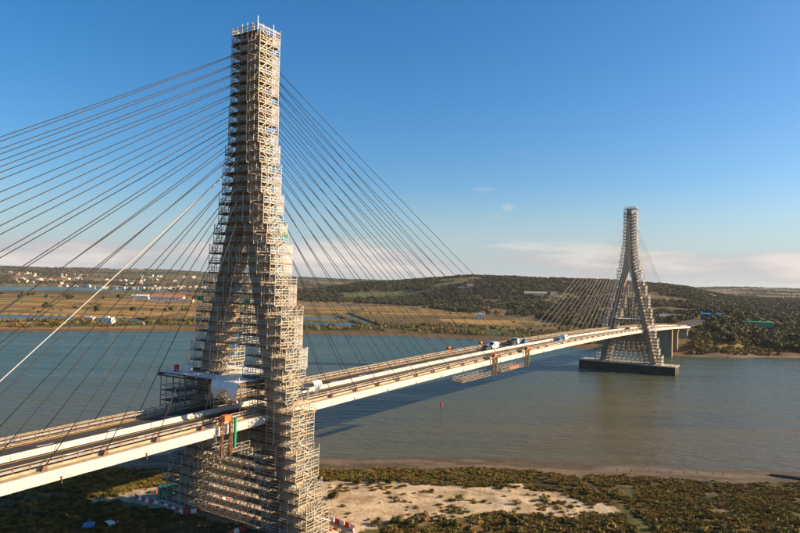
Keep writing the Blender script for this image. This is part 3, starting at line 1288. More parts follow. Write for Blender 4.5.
def work_platform(base, label, near):
    z = 29.6
    root = brthing('work_platform', label, 'platform')
    s0, s1, t0, t1 = (-8.6, 8.0, -7.6, 15.5) if near else (-4.5, 5, -7.6, 9.5)
    m = MB()
    n = 12
    for i in range(n):
        w = (s1 - s0) / n
        m.box(base + s0 + i * w, base + s0 + (i + 1) * w - .03, t0, t1, z - .12, z)
    m.build('boards', PLANK, root)
    m = MB()
    for a in np.linspace(s0, s1, 5):
        m.bar((base + a, t0, z - .5), (base + a, t1, z - .5), .14)
    for b in (t0, t1):
        m.bar((base + s0, b, z - .35), (base + s1, b, z - .35), .16)
    m.build('beams', RUST, root)
    # plastic sheets lying on the boards, a little crumpled
    m = MB()
    nx, ny = 18, 24
    vs_ = []
    for i in range(nx + 1):
        for j in range(ny + 1):
            a = base + s0 + .2 + (s1 - s0 - .4) * i / nx
            b = t0 + .2 + (t1 - t0 - .4) * j / ny
            vs_.append((a, b, z + .06 + .10 * float(fbm(np.array(a * .9 + 50), np.array(b * .9 + 50), 3))))
    m.v = vs_
    for i in range(nx):
        for j in range(ny):
            q = i * (ny + 1) + j
            m.f.append((q, q + 1, q + ny + 2, q + ny + 1))
    m.build('sheeting', TARP, root)
    m = MB()
    for b in np.linspace(t0, t1, 9):
        m.bar((base + s0, b, z - .4), (base + s0, b, z + 1.1), .05)
    for h in (.55, 1.05):
        m.bar((base + s0, t0, z + h), (base + s0, t1, z + h), .04)
    m.build('guard_rail', SCAF, root)
    # trestles standing on the far half of the deck and beside it
    if near:
        m = MB()
        for a in np.linspace(s0 + .5, s1 - .5, 6):
            for b in (7.9, 9.2, 11.5, 13.5, 15.2):
                zb = zd(a) + .1 if b < 9.5 else 16.0
                m.bar((base + a, b, zb), (base + a, b, z - .5), .06)
        for b in (7.9, 9.2, 11.5, 13.5, 15.2):
            for h in range(17, 29, 2):
                if b < 9.5 and h < 24:
                    continue
                m.bar((base + s0 + .5, b, h), (base + s1 - .5, b, h), .05)
        for a in np.linspace(s0 + .5, s1 - .5, 6):
            for h in range(17, 29, 2):
                m.bar((base + a, 7.9 if h >= 24 else 11.5, h), (base + a, 15.2, h), .05)
        m.build('trestle', STEEL, root)
        m = MB()
        for h in (20, 22, 24, 26):
            m.box(base + s0 + .4, base + s1 - .4, 10.2, 15.3, h - .05, h + .03)
        m.build('trestle_boards', PLANK, root)
        m = MB()
        for a in (-7.6, -3, 3.5, 7):
            for b in (-7.0, -.0):
                zb = zd(a) + (.9 if abs(b) < 1 else .1)
                m.bar((base + a, b, zb), (base + a, b, z - .5), .09)
        m.build('posts', STEEL, root)
    return root


work_platform(0.0, 'large sheeted work platform bridging the road between the near tower legs', True)
work_platform(324.0, 'white-topped work platform between the far tower legs above the road', False)


def drape(w, d, h, seed, nu=44, nv=22):
    """sheet laid over an edge: flat on top, then hanging in folds"""
    m = MB()
    for j in range(nv + 1):
        f = j / nv
        for i in range(nu + 1):
            g = i / nu
            a = (g - .5) * w
            fold = math.sin(g * 23 + seed) * .5 + math.sin(g * 41 + 2 * seed + 3 * f) * .3 + (float(fbm(np.array(g * 9 + seed + 50), np.array(f * 5 + 50), 3)) - .5) * 2.4
            if f < .35:
                x, z = d * (1 - f / .35), .12 + .18 * fold * (f / .35)
            else:
                q = (f - .35) / .65
                x, z = -.15 - .55 * fold * q - .5 * math.sin(q * 3.1) - .3, -h * q * (.82 + .25 * math.sin(g * 6 + seed)) + .1
            m.v.append((x, a + .25 * fold * f, z))
    for j in range(nv):
        for i in range(nu):
            q = j * (nu + 1) + i
            m.f.append((q, q + 1, q + nu + 2, q + nu + 1))
    return m


o = drape(7.0, 4.0, 3.4, 1.3).build('tarpaulin', TARP, None, True)
o.location = Bw(-8.9, -4.9, 29.75)
o.rotation_euler = (0, 0, RZ)
tag(o, 'white tarpaulin hanging in folds from the corner of the near work platform', 'tarpaulin')
o = drape(2.4, 1.0, 2.4, 4.1, 24, 16).build('tarpaulin', TARP, None, True)
o.location = Bw(3.1, -15.9, 29.6)
o.rotation_euler = (0, 0, RZ + math.pi / 2)
tag(o, 'small white tarpaulin on the right edge of the near tower scaffold', 'tarpaulin')
# stores on the platform
m = MB()
m.box(-.9, .9, -.8, .8, 0, 1.4)
m.box(-.95, .95, -.85, .85, 1.4, 1.5)
o = m.build('crate', WHITEP)
o.location = Bw(-5.0, 11.0, 29.75)
o.rotation_euler = (0, 0, RZ + .3)
tag(o, 'white crate at the left end of the near work platform', 'crate')
m = MB()
m.tube((0, 0, 0), (0, 0, 1.3), .5, .5, 12)
m.tube((0, 0, 1.3), (0, 0, 1.45), .3, .2, 12)
o = m.build('drum', REDP)
o.location = Bw(-6.2, 12.9, 29.75)
tag(o, 'red drum at the left tip of the near work platform', 'drum')

# ------------------------------------------------------------------ inspection gantries hung from the deck edge


def lattice(m, p, q, w, r, n):
    p = Vector(p)
    q = Vector(q)
    cs = [(-w, -w), (w, -w), (w, w), (-w, w)]
    if abs((q - p).z) > abs((q - p).x) and abs((q - p).z) > abs((q - p).y):
        ax = (Vector((1, 0, 0)), Vector((0, 1, 0)))
    elif abs((q - p).x) >= abs((q - p).y):
        ax = (Vector((0, 1, 0)), Vector((0, 0, 1)))
    else:
        ax = (Vector((1, 0, 0)), Vector((0, 0, 1)))
    C = [ax[0] * a + ax[1] * b for a, b in cs]
    for c in C:
        m.bar(p + c, q + c, r)
    for i in range(n):
        a = p.lerp(q, i / n)
        b = p.lerp(q, (i + 1) / n)
        for k in range(4):
            m.bar(a + C[k], b + C[(k + 1) % 4], r * .8)
            m.bar(b + C[k], b + C[(k + 1) % 4], r * .8)
    return m


def gantry(s, side, ext, label, orange_deck, tube_on_right=True):
    root = brthing('inspection_gantry', label, 'gantry', 'inspection gantries hung from the deck edge')
    z = zd(s)
    t = side * 10.5
    for ds in (-1.0, 1.0):
        m = MB()
        lattice(m, (s + ds, t, z - 5.0), (s + ds, t, z + 1.5), .2, .045, 6)
        m.bar((s + ds, t, z + 1.4), (s + ds, side * 8.1, z + 1.4), .1)
        m.bar((s + ds, side * 8.1, z + 1.4), (s + ds, side * 8.1, z + .1), .1)
        m.build('mast', RUST, root)
    m = MB()
    m.box(s - .9, s + .5, t - .5, t + .5, z + 1.2, z + 2.1)
    m.box(s - .95, s + .55, t - .55, t + .55, z + 2.1, z + 2.18)
    m.build('winch_box', ORANGE, root)
    m = MB()
    sx = 2.0 if tube_on_right else -2.0
    m.tube((s + sx, t, z - 3.8), (s + sx, t, z + 1.2), .27, .27, 10)
    m.tube((s + sx, t, z + 1.2), (s + sx, t, z + 1.4), .34, .34, 10)
    m.build('hose_reel', GREENP, root)
    # trussed walkway under the girder
    s_a, s_b = sorted((s, s + ext))
    zz = z - 4.7
    m = MB()
    for tt in (side * 10.2, side * 7.0):
        n = max(3, int((s_b - s_a) / 1.6))
        for i in range(n + 1):
            a = s_a + (s_b - s_a) * i / n
            m.bar((a, tt, zz), (a, tt, zz + 1.3), .035)
            if i < n:
                b = s_a + (s_b - s_a) * (i + 1) / n
                m.bar((a, tt, zz if i % 2 else zz + 1.3), (b, tt, zz + 1.3 if i % 2 else zz), .035)
            m.bar((a, side * 10.2, zz), (a, side * 7.0, zz), .05)
        for h in (0, .65, 1.3):
            m.bar((s_a, tt, zz + h), (s_b, tt, zz + h), .04)
    for a in (s_a + .5, s_b - .5):
        m.bar((a, side * 7.4, zz + 1.3), (a, side * 7.4, z - .9), .06)
    m.build('truss', STEEL, root)
    m = MB()
    y0, y1 = sorted((side * 10.1, side * 7.1))
    m.box(s_a, s_b, y0, y1, zz - .05, zz + .05)
    m.build('walkway', PLANK, root)
    if orange_deck:
        m = MB()
        m.box(s_a + 8, s_b - 6, y0 + .1, y0 + 1.2, zz + .1, zz + .9)
        m.build('tool_box', ORANGE, root)
    return root


gantry(-14.0, -1, 6, 'inspection gantry with orange winch box on the deck edge beside the near tower', False)
gantry(99.0, -1, -22, 'inspection gantry with green hose reel below mid-span, nearer of the pair', False)
gantry(127.0, -1, -22, 'inspection gantry with orange walkway below mid-span, farther of the pair', True)
gantry(107.0, 1, 8, 'inspection gantry on the far deck edge, nearer the near tower', False, False)
gantry(133.0, 1, 8, 'inspection gantry on the far deck edge, nearer mid-span', False, False)

# ------------------------------------------------------------------ vehicles


def wheel(parent, x, y, r, w):
    m = MB()
    m.tube((x, y - w / 2, r), (x, y + w / 2, r), r, r, 12)
    wh = m.build('wheel', RUBBER, parent)
    m = MB()
    m.tube((x, y - w / 2 - .01, r), (x, y + w / 2 + .01, r), r * .55, r * .55, 8)
    m.build('rim', STEEL, wh)


def loft_x(m, stations):
    """stations: (x, halfwidth, z0, z1, topwidth)"""
    rings = []
    for x, hw, z0, z1, tw in stations:
        rings.append([(x, -hw, z0), (x, hw, z0), (x, hw, z0 + (z1 - z0) * .55), (x, tw, z1), (x, -tw, z1), (x, -hw, z0 + (z1 - z0) * .55)])
    m.loft(rings)


def vehicle(kind, paint, label, s, t, heading, cat):
    p = Bw(s, t, zd(s) + .02)
    root = thing('vehicle' if kind == 'car' else kind, label, cat, 'vehicles on the bridge', p, (0, 0, RZ + (0 if heading > 0 else math.pi)))
    if kind == 'car':
        root.name = 'passenger_car'
        m = MB()
        loft_x(m, [(-2.1, .75, .35, .85, .70), (-1.9, .86, .25, .98, .78), (.9, .88, .25, .95, .8), (1.9, .84, .28, .80, .72), (2.1, .70, .38, .70, .6)])
        m.build('body', paint, root)
        m = MB()
        loft_x(m, [(-1.75, .78, .95, 1.0, .74), (-1.2, .76, .95, 1.45, .60), (.1, .76, .95, 1.48, .60), (.95, .78, .93, .98, .72)])
        m.build('window', GLASSD, root)
        m = MB()
        m.box(-1.15, .05, -.58, .58, 1.47, 1.52)
        m.build('roof', paint, root)
        for x in (-1.3, 1.3):
            for y in (-.8, .8):
                wheel(root, x, y, .33, .2)
    elif kind == 'van':
        m = MB()
        loft_x(m, [(-2.8, .95, .4, 2.3, .85), (-2.7, 1.0, .3, 2.45, .88), (1.1, 1.0, .3, 2.45, .88), (1.9, 1.0, .3, 1.6, .85), (2.7, .95, .35, 1.1, .8)])
        m.build('body', paint, root)
        m = MB()
        m.quad((1.22, -.82, 2.30), (1.22, .82, 2.30), (1.95, .84, 1.62), (1.95, -.84, 1.62))
        o = m.build('windscreen', GLASSD, root)
        o.location.x += .06
        o.location.z += .05
        for y in (-1.012, 1.012):
            m = MB()
            m.quad((.2, y, 1.35), (1.5, y, 1.35), (1.0, y * .93, 2.1), (.2, y * .93, 2.1))
            m.build('window', GLASSD, root)
        for x in (-1.8, 1.8):
            for y in (-.9, .9):
                wheel(root, x, y, .36, .24)
    else:
        m = MB()
        loft_x(m, [(1.6, 1.15, .6, 2.7, 1.05), (2.9, 1.15, .5, 2.7, 1.05), (3.6, 1.12, .5, 1.8, 1.05), (3.7, 1.05, .6, 1.5, 1.0)])
        m.build('cab', CARW, root)
        m = MB()
        m.box(-4.0, 1.4, -1.2, 1.2, .9, 1.1)
        m.box(-4.0, 1.4, -1.2, -1.12, 1.1, 2.0)
        m.box(-4.0, 1.4, 1.12, 1.2, 1.1, 2.0)
        m.box(1.3, 1.4, -1.12, 1.12, 1.1, 2.2)
        m.box(-4.0, -3.92, -1.12, 1.12, 1.1, 2.0)
        m.build('cargo_bed', paint, root)
        m = MB()
        m.quad((3.05, -.95, 2.6), (3.05, .95, 2.6), (3.66, 1.0, 1.85), (3.66, -1.0, 1.85))
        m.build('window', GLASSD, root)
        m = MB()
        m.box(-3.9, 3.4, -.5, .5, .5, .85)
        m.build('chassis', STEEL, root)
        for x in (-2.9, -1.8, 2.6):
            for y in (-.95, .95):
                wheel(root, x, y, .48, .3)
    return root


vehicle('van', CARW, 'white van on the far carriageway at mid-span, between a dark car and a truck', 131.5, 4.6, -1, 'van')
vehicle('car', CARD, 'dark car just behind the white van on the far carriageway', 125.0, 4.4, -1, 'car')
vehicle('truck', CARD, 'dark flatbed truck with white cab on the far carriageway at mid-span', 151.0, 4.6, 1, 'truck')
vehicle('car', BLUEP, 'blue car just beyond the flatbed truck on the far carriageway', 163.0, 4.6, 1, 'car')
vehicle('van', CARW, 'white van on the near carriageway between mid-span and the far tower', 190.0, -3.6, 1, 'van')
vehicle('car', BLUEP, 'small blue car following the white van on the near carriageway', 183.5, -3.4, 1, 'car')
vehicle('car', CARD, 'dark car passing between the legs of the far tower', 309.0, -3.4, 1, 'car')

# ------------------------------------------------------------------ works at the foot of the near tower


def gz(x, y):
    return float(height(np.array([x]), np.array([y]))[0])


def jersey(mt):
    m = MB()
    prof = [(-.28, 0), (.28, 0), (.26, .22), (.12, .40), (.09, .95), (-.09, .95), (-.12, .40), (-.26, .22)]
    m.loft([[(-.58, t, h) for t, h in prof], [(.58, t, h) for t, h in prof]])
    return m.mesh('road_barrier', mt)


jr, jw = jersey(REDP), jersey(WHITEP)
ROWS = {
    'beside the green container left of the near tower': [(-53.3, 145.6), (-51.1, 150.0)],
    'in the zigzag row left of the near tower foot': [(-56.3, 142.0), (-50.8, 137.9), (-47.7, 136.3), (-42.7, 132.5), (-40.3, 133.8), (-39.5, 137.4)],
    'in the straight row in front of the near tower legs': [(-39.3, 137.0), (-26.9, 129.2)],
    'in the short row between the near tower legs': [(-37.6, 139.1), (-35.0, 145.0)],
    'in the short row at the bottom edge': [(-30.8, 121.8), (-28.5, 125.4)],
    'in the row on the sand right of the near tower foot': [(-16.1, 133.6), (-7.5, 126.7), (-7.8, 121.2)],
}
for txt, pts in ROWS.items():
    k = 0
    for (xa, ya), (xb, yb) in zip(pts[:-1], pts[1:]):
        L = math.hypot(xb - xa, yb - ya)
        n = max(1, int(L / 1.25))
        for i in range(n):
            f = (i + .5) / n
            x, y = xa + (xb - xa) * f, ya + (yb - ya) * f
            red = k % 2 == 0
            o = add('road_barrier', jr if red else jw, None, (x + random.uniform(-.08, .08), y + random.uniform(-.08, .08), gz(x, y) - .04),
                    (0, 0, math.atan2(yb - ya, xb - xa) + random.uniform(-.1, .1)))
            tag(o, ('red' if red else 'white') + ' plastic road barrier ' + txt, 'barrier', ('red' if red else 'white') + ' barriers ' + txt)
            k += 1


def container(x, y, rz, mt, label, L=6.0):
    root = thing('site_container', label, 'container', None, (x, y, gz(x, y) - .05), (0, 0, rz))
    m = MB()
    m.box(-L / 2, L / 2, -1.2, 1.2, .15, 2.5)
    for i in range(int(L / .4)):
        a = -L / 2 + .2 + i * .4
        m.box(a - .1, a + .1, -1.26, -1.2, .25, 2.35)
        m.box(a - .1, a + .1, 1.2, 1.26, .25, 2.35)
    m.build('body', mt, root)
    m = MB()
    for a in (-L / 2 + .1, L / 2 - .1):
        for b in (-1.2, 1.2):
            m.box(a - .1, a + .1, b - .1, b + .1, 0, 2.6)
    m.build('frame', STEEL, root)
    m = MB()
    m.box(L / 2, L / 2 + .05, -1.0, -.03, .3, 2.3)
    m.box(L / 2, L / 2 + .05, .03, 1.0, .3, 2.3)
    m.build('door', mt, root)
    return root


container(-49.0, 143.0, .5, GREENP, 'green site container in the shade left of the near tower', 5.0)
for x_, y_, w_, d_, mt_, rz_, lb_ in ((-58.0, 124.6, 1.8, 1.2, BLUEP, .2, 'crumpled blue tarpaulin in the dark grass at the lower left'),
                                    (-54.6, 126.0, 1.3, .9, TARP, .9, 'crumpled white tarpaulin beside the blue one at the lower left')):
    o = drape(w_, d_, .6, x_, 26, 18).build('tarpaulin', mt_, None, True)
    o.location = (x_, y_, gz(x_, y_) + .65)
    o.rotation_euler = (0, 0, math.pi / 2 + rz_)
    tag(o, lb_, 'tarpaulin')

# pale canopy slab and cone at the foot of the right leg
root = thing('site_shelter', 'pale flat-roofed site shelter at the foot of the near tower right leg', 'shelter', None, (-15.4, 125.0, gz(-15.4, 125.0)), (0, 0, RZ))
m = MB()
m.loft([rect_ring(-2.6, 2.6, -2.3, 2.3, 2.0), rect_ring(-.4, .4, -2.3, 2.3, 2.9)])
m.build('roof', TARP, root)
for a in (-2.4, 2.4):
    for b in (-2.1, 2.1):
        m = MB()
        m.bar((a, b, -.3), (a, b, 2.05), .05)
        m.build('post', STEEL, root)


def cone_at(x, y, sc, label):
    m = MB()
    m.box(-.3, .3, -.3, .3, 0, .05)
    m.tube((0, 0, .05), (0, 0, .95), .22, .04, 10)
    o = m.build('traffic_cone', ORANGE)
    o.location = (x, y, gz(x, y))
    o.scale = (sc, sc, sc)
    tag(o, label, 'cone')


cone_at(-11.8, 124.2, 1.7, 'orange traffic cone in front of the pale site shelter')

# navigation mark in the river
root = thing('navigation_post', 'thin red navigation post standing alone in the river', 'post', None, (16.8, 244.9, WATER))
m = MB()
m.tube((0, 0, -3), (0, 0, 6.2), .16, .13, 8)
m.build('pole', RUST, root)
m = MB()
m.tube((0, 0, 5.0), (0, 0, 6.6), .35, .3, 10)
m.build('topmark', REDP, root)

# ------------------------------------------------------------------ vegetation


def clump(seed, nl, lumps, leaf, inner_f=.72, up=.25):
    """crown made of leaf-sized faces spread over several lumps, with a solid heart"""
    rng = random.Random(seed)
    m = MB()
    L = []
    for i in range(lumps):
        a = 2 * math.pi * i / lumps + rng.uniform(-.4, .4)
        rr = rng.uniform(.15, .55) if lumps > 1 else 0
        L.append((Vector((rr * math.cos(a), rr * math.sin(a), rng.uniform(.35, .78))), rng.uniform(.34, .52)))
    for c, r in L:
        k = len(m.v)
        nu, nv = 7, 4
        for i in range(nv + 1):
            ph = -math.pi / 2 + math.pi * i / nv
            for j in range(nu):
                th = 2 * math.pi * j / nu
                q = r * inner_f * rng.uniform(.75, 1.1)
                m.v.append((c.x + q * math.cos(ph) * math.cos(th), c.y + q * math.cos(ph) * math.sin(th), c.z + q * math.sin(ph) * .85))
        for i in range(nv):
            for j in range(nu):
                m.f.append((k + i * nu + j, k + i * nu + (j + 1) % nu, k + (i + 1) * nu + (j + 1) % nu, k + (i + 1) * nu + j))
        for i in range(nl // lumps):
            d = Vector((rng.gauss(0, 1), rng.gauss(0, 1), rng.gauss(up, .9))).normalized()
            p = c + d * (r * rng.uniform(.62, 1.12))
            if p.z < .02:
                continue
            a = d.cross(Vector((rng.gauss(0, 1), rng.gauss(0, 1), rng.gauss(0, 1)))).normalized()
            b = (d.cross(a) + d * rng.uniform(-.6, .6)).normalized()
            w = leaf * rng.uniform(.6, 1.3)
            m.quad(p - a * w, p - b * w * .7, p + a * w, p + b * w * .7)
    return m


def tuft(seed, n, h, w):
    rng = random.Random(seed)
    m = MB()
    for i in range(n):
        a = rng.uniform(0, 2 * math.pi)
        r = rng.uniform(0, .5) ** .8
        p = Vector((r * math.cos(a), r * math.sin(a), 0))
        q = p + Vector((rng.uniform(-.25, .25) + .3 * r * math.cos(a), rng.uniform(-.25, .25) + .3 * r * math.sin(a), h * rng.uniform(.5, 1) * (1 - .5 * r)))
        sd = Vector((-math.sin(a + rng.uniform(-1, 1)), math.cos(a + rng.uniform(-1, 1)), 0)) * w * rng.uniform(.6, 1.3)
        mid = p.lerp(q, .55)
        m.quad(p, mid - sd, q, mid + sd)
    return m


def protos(name, meshes):
    c = bpy.data.collections.new(name)
    for i, me in enumerate(meshes):
        c.objects.link(bpy.data.objects.new(name, me))
    return c


def scatter(name, pts, sc, coll, label, cat, seed=0):
    """ONE stuff object: instances of the collection's plants on the given points"""
    me = bpy.data.meshes.new(name)
    me.vertices.add(len(pts))
    me.vertices.foreach_set('co', np.asarray(pts, np.float32).ravel())
    at = me.attributes.new('sc', 'FLOAT', 'POINT')
    at.data.foreach_set('value', np.asarray(sc, np.float32))
    me.update()
    o = add(name, me)
    ng = bpy.data.node_groups.new(name, 'GeometryNodeTree')
    ng.interface.new_socket('Geometry', in_out='INPUT', socket_type='NodeSocketGeometry')
    ng.interface.new_socket('Geometry', in_out='OUTPUT', socket_type='NodeSocketGeometry')
    N = ng.nodes
    gi = N.new('NodeGroupInput')
    go = N.new('NodeGroupOutput')
    ci = N.new('GeometryNodeCollectionInfo')
    ci.inputs['Collection'].default_value = coll
    ci.inputs['Separate Children'].default_value = True
    ci.inputs['Reset Children'].default_value = True
    ip = N.new('GeometryNodeInstanceOnPoints')
    ip.inputs['Pick Instance'].default_value = True
    rv = N.new('FunctionNodeRandomValue')
    rv.data_type = 'FLOAT_VECTOR'
    rv.inputs['Min'].default_value = (-.12, -.12, 0)
    rv.inputs['Max'].default_value = (.12, .12, 6.28)
    rv.inputs['Seed'].default_value = seed
    na = N.new('GeometryNodeInputNamedAttribute')
    na.data_type = 'FLOAT'
    na.inputs['Name'].default_value = 'sc'
    ng.links.new(gi.outputs[0], ip.inputs['Points'])
    ng.links.new(ci.outputs[0], ip.inputs['Instance'])
    ng.links.new(rv.outputs[0], ip.inputs['Rotation'])
    ng.links.new(na.outputs[0], ip.inputs['Scale'])
    ng.links.new(ip.outputs[0], go.inputs[0])
    md = o.modifiers.new('scatter', 'NODES')
    md.node_group = ng
    o['kind'] = 'stuff'
    o['label'] = label
    o['category'] = cat
    return o


rng = np.random.RandomState(11)

# -- woodland on the hills
WOOD = protos('wood_tree', [clump(i, 64, 3, .20).mesh('crown', (LEAF, LEAF2)[i % 2]) for i in range(5)])
BUSH = protos('bush', [clump(20 + i, 72, 3, .17).mesh('bush', (SCRUBG, SCRUB, SCRUB)[i % 3]) for i in range(6)])
TUFT = protos('tuft', [tuft(i, 70, .6, .075).mesh('tuft', SCRUB if i % 3 else SCRUBG) for i in range(6)])


def sample_polar(n, a0, a1, r0, r1):
    a = np.radians(rng.uniform(a0, a1, n))
    r = np.sqrt(rng.uniform(r0 ** 2, r1 ** 2, n))
    return r * np.sin(a), r * np.cos(a)


def keep(x, y, mask):
    return x[mask], y[mask]


# wooded hill
x, y = sample_polar(60000, -12, 40, 560, 2250)
r = np.hypot(x, y)
a = np.degrees(np.arctan2(x, y))
F = np.interp(a, CREST_AZ, FOOT_R)
df, dn = fields(x, y)
dens = fbm(x / 90, y / 90, 4)
opened = fbm(x / 170 + 30, y / 120, 3)
sx = (x - BX) * math.sin(PHI) + (y - BY) * math.cos(PHI)
sn = (x - BX) * math.cos(PHI) - (y - BY) * math.sin(PHI)
road = (np.abs(sn) < 11) & (sx > 440) & (sx < 640)
road |= (np.abs(sn) < 30) & (sx < 486)
rbank = (x > 268 - .25 * (y - 500)) & (df > 16) & (x > 200)
ok = ((r > F + 20) | rbank) & (df > 16) & (opened < .64) & (rng.rand(len(x)) < np.clip(1.1 - 4.5 * (dens - .48), .10, 1)) & ~road
x, y = keep(x, y, ok)
z = height(x, y)
ok = z > -1
x, y, z = x[ok], y[ok], z[ok]
sc = rng.uniform(2.4, 7.4, len(x)) * (1 + .25 * (fbm(x / 60, y / 60, 2) - .5))
order = np.argsort(np.hypot(x, y))
WX, WY, WZ, WS = x[order], y[order], z[order], sc[order]
# the nearest trees are single things, the rest one mass
NT = 170
scatter('woodland', np.stack([WX[NT:], WY[NT:], WZ[NT:] - .4], 1), WS[NT:], WOOD, 'dark olive woodland covering the hills beyond the river', 'woodland', 1)


def tree_proto(seed, mt):
    root = add('tree', None)
    m = MB()
    m.tube((0, 0, -.06), (.02, .01, .5), .045, .03, 6, False)
    rr = random.Random(seed)
    for k in range(4):
        t = 2 * math.pi * k / 4 + rr.uniform(-.4, .4)
        m.tube((.01, 0, .25 + .07 * k), (.3 * math.cos(t), .3 * math.sin(t), .55 + .06 * k), .022, .008, 5, False)
    m.build('trunk', BARK, root)
    clump(seed, 170, 5, .13, .62).build('crown', mt, root)
    return root


TP = [tree_proto(60 + i, (LEAF, LEAF2, SCRUBG)[i % 3]) for i in range(4)]
TL = ['rounded olive tree on the wooded right bank beyond the far tower', 'dense dark tree on the wooded right bank beyond the far tower',
      'yellow-green tree on the wooded right bank beyond the far tower', 'spreading olive tree on the wooded right bank beyond the far tower']
for i in range(NT):
    k = i % 4
    o = TP[k] if i < 4 else copy_tree(TP[k])
    o.location = (WX[i], WY[i], WZ[i] - .2)
    sc_ = float(WS[i]) * 1.15
    o.scale = (sc_, sc_, sc_ * random.uniform(.85, 1.15))
    o.rotation_euler = (0, 0, random.uniform(0, 6.28))
    tag(o, TL[k], 'tree', 'trees on the right bank')

# scrub on the right bank and along the levee of the marsh
x, y = sample_polar(34000, -45, 45, 470, 1250)
df, dn = fields(x, y)
a = np.degrees(np.arctan2(x, y))
right = smooth(120, 210, x)
lev = smooth(20, 32, df) * smooth(190, 120, df)
prob = np.where(x > 170, smooth(12, 20, df) * .8 * (np.hypot(x, y) < 800), lev * .9 + .015 * (df > 60))
prob = prob * smooth(.40, .58, fbm(x / 34, y / 16, 3))
sx = (x - BX) * math.sin(PHI) + (y - BY) * math.cos(PHI)
sn = (x - BX) * math.cos(PHI) - (y - BY) * math.sin(PHI)
prob = prob * ~((np.abs(sn) < 14) & (sx > 300))
z = height(x, y)
ok = (rng.rand(len(x)) < prob) & (z > WATER + .5)
scatter('bank_scrub', np.stack([x[ok], y[ok], z[ok] - .2], 1), rng.uniform(1.2, 3.4, ok.sum()), BUSH,
        'olive scrub lining the far river bank and levee', 'scrub', 2)

x = rng.uniform(165, 460, 9000)
y = rng.uniform(470, 640, 9000)
df, dn = fields(x, y)
sx = (x - BX) * math.sin(PHI) + (y - BY) * math.cos(PHI)
sn = (x - BX) * math.cos(PHI) - (y - BY) * math.sin(PHI)
z = height(x, y)
ok = (df > 5) & (rng.rand(len(x)) < .75 * smooth(.36, .54, fbm(x / 15, y / 8, 3))) & ~((np.abs(sn) < 11) & (sx > 420)) & (z > WATER + .4)
scatter('right_bank_scrub', np.stack([x[ok], y[ok], z[ok] - .2], 1), rng.uniform(.9, 2.6, ok.sum()), BUSH,
        'olive scrub and reeds on the right bank below the trees', 'scrub', 7)

# hedges and far trees on the plain and round the town
x, y = sample_polar(26000, -38, 2, 900, 5600)
r = np.hypot(x, y)
dens = fbm(x / 330 + 4, y / 120 + 8, 4)
z = height(x, y)
p = smooth(.50, .62, dens) * np.where(r > 2500, .9, .22)
ok = (rng.rand(len(x)) < p) & (z > WATER + .8) & ~((r < 1400) & (np.degrees(np.arctan2(x, y)) > -9))
scatter('plain_trees', np.stack([x[ok], y[ok], z[ok] - .4], 1), rng.uniform(3.5, 9, ok.sum()), WOOD,
        'far dark tree belts on the plain below the town', 'trees', 3)
x, y = sample_polar(9000, 22, 40, 2250, 5200)
z = height(x, y)
ok = (rng.rand(len(x)) < smooth(.42, .6, fbm(x / 300, y / 200, 3)))
scatter('valley_trees', np.stack([x[ok], y[ok], z[ok] - .4], 1), rng.uniform(4, 9, ok.sum()), WOOD,
        'far hazy woods in the valley at the right', 'trees', 4)

# near bank scrub
x = rng.uniform(-130, 150, 110000)
y = rng.uniform(95, 186, 110000)
df, dn, ins = ground_class(x, y)
z = height(x, y)
pn = smooth(.26, .50, fbm(x / 5.5 + 2, y / 5.5, 4))
prob = np.where(ins, .010 + .12 * smooth(.56, .68, fbm(x / 7 + 3, y / 5, 3)), pn * smooth(15, 20, dn))
pad = np.hypot((x - BX) * .8, y - BY) < 24
prob = np.where(pad, prob * .12, prob)
prob = np.where((x < -45) & (y < 135), np.maximum(prob, .75), prob)
chan = np.abs(fbm(x / 24 + 6, y / 11 + 3, 2) - .5) < .016
prob = np.where(chan & ~ins, 0, prob)
ditch = np.abs(x - np.interp(y, [137, 154, 170], [50.6, 49.2, 48.2])) < 1.1
prob = np.where(ditch & (y > 130) & (y < 172), 0, prob)
u = rng.rand(len(x))
ok = u < prob * .62
scatter('salt_marsh', np.stack([x[ok], y[ok], z[ok] - .05], 1), rng.uniform(.55, 1.25, ok.sum()) * (.7 + .7 * fbm(x[ok] / 4, y[ok] / 4, 2)), TUFT,
        'amber and olive salt marsh plants covering the near bank', 'marsh plants', 5)
greenzone = smooth(139, 133, y - 3 * np.sin(x / 9)) * (x > -8) + .20 * smooth(.52, .66, fbm(x / 12 + 8, y / 12, 3)) * smooth(60, 35, x)
ok = (u > .97) & (rng.rand(len(x)) < greenzone) & ~ins & ~pad & (dn > 18)
scatter('near_scrub', np.stack([x[ok], y[ok], z[ok] - .12], 1), rng.uniform(.5, 1.35, ok.sum()), BUSH,
        'low green bushes in the marsh of the near bank', 'bushes', 6)

# single shrubs on the sand


def shrub(x, y, s_, mt, label, seed):
    root = thing('shrub', label, 'shrub', 'single shrubs on the sand', (x, y, gz(x, y) - .1), (0, 0, seed))
    c = clump(seed, 260, 5, .10, .55).build('foliage', mt, root)
    m = MB()
    for k in range(5):
        t = 2 * math.pi * k / 5
        m.tube((0, 0, 0), (.3 * math.cos(t), .3 * math.sin(t), .45), .025, .01, 5, False)
    m.build('stems', BARK, root)
    root.scale = (s_, s_, s_ * .8)


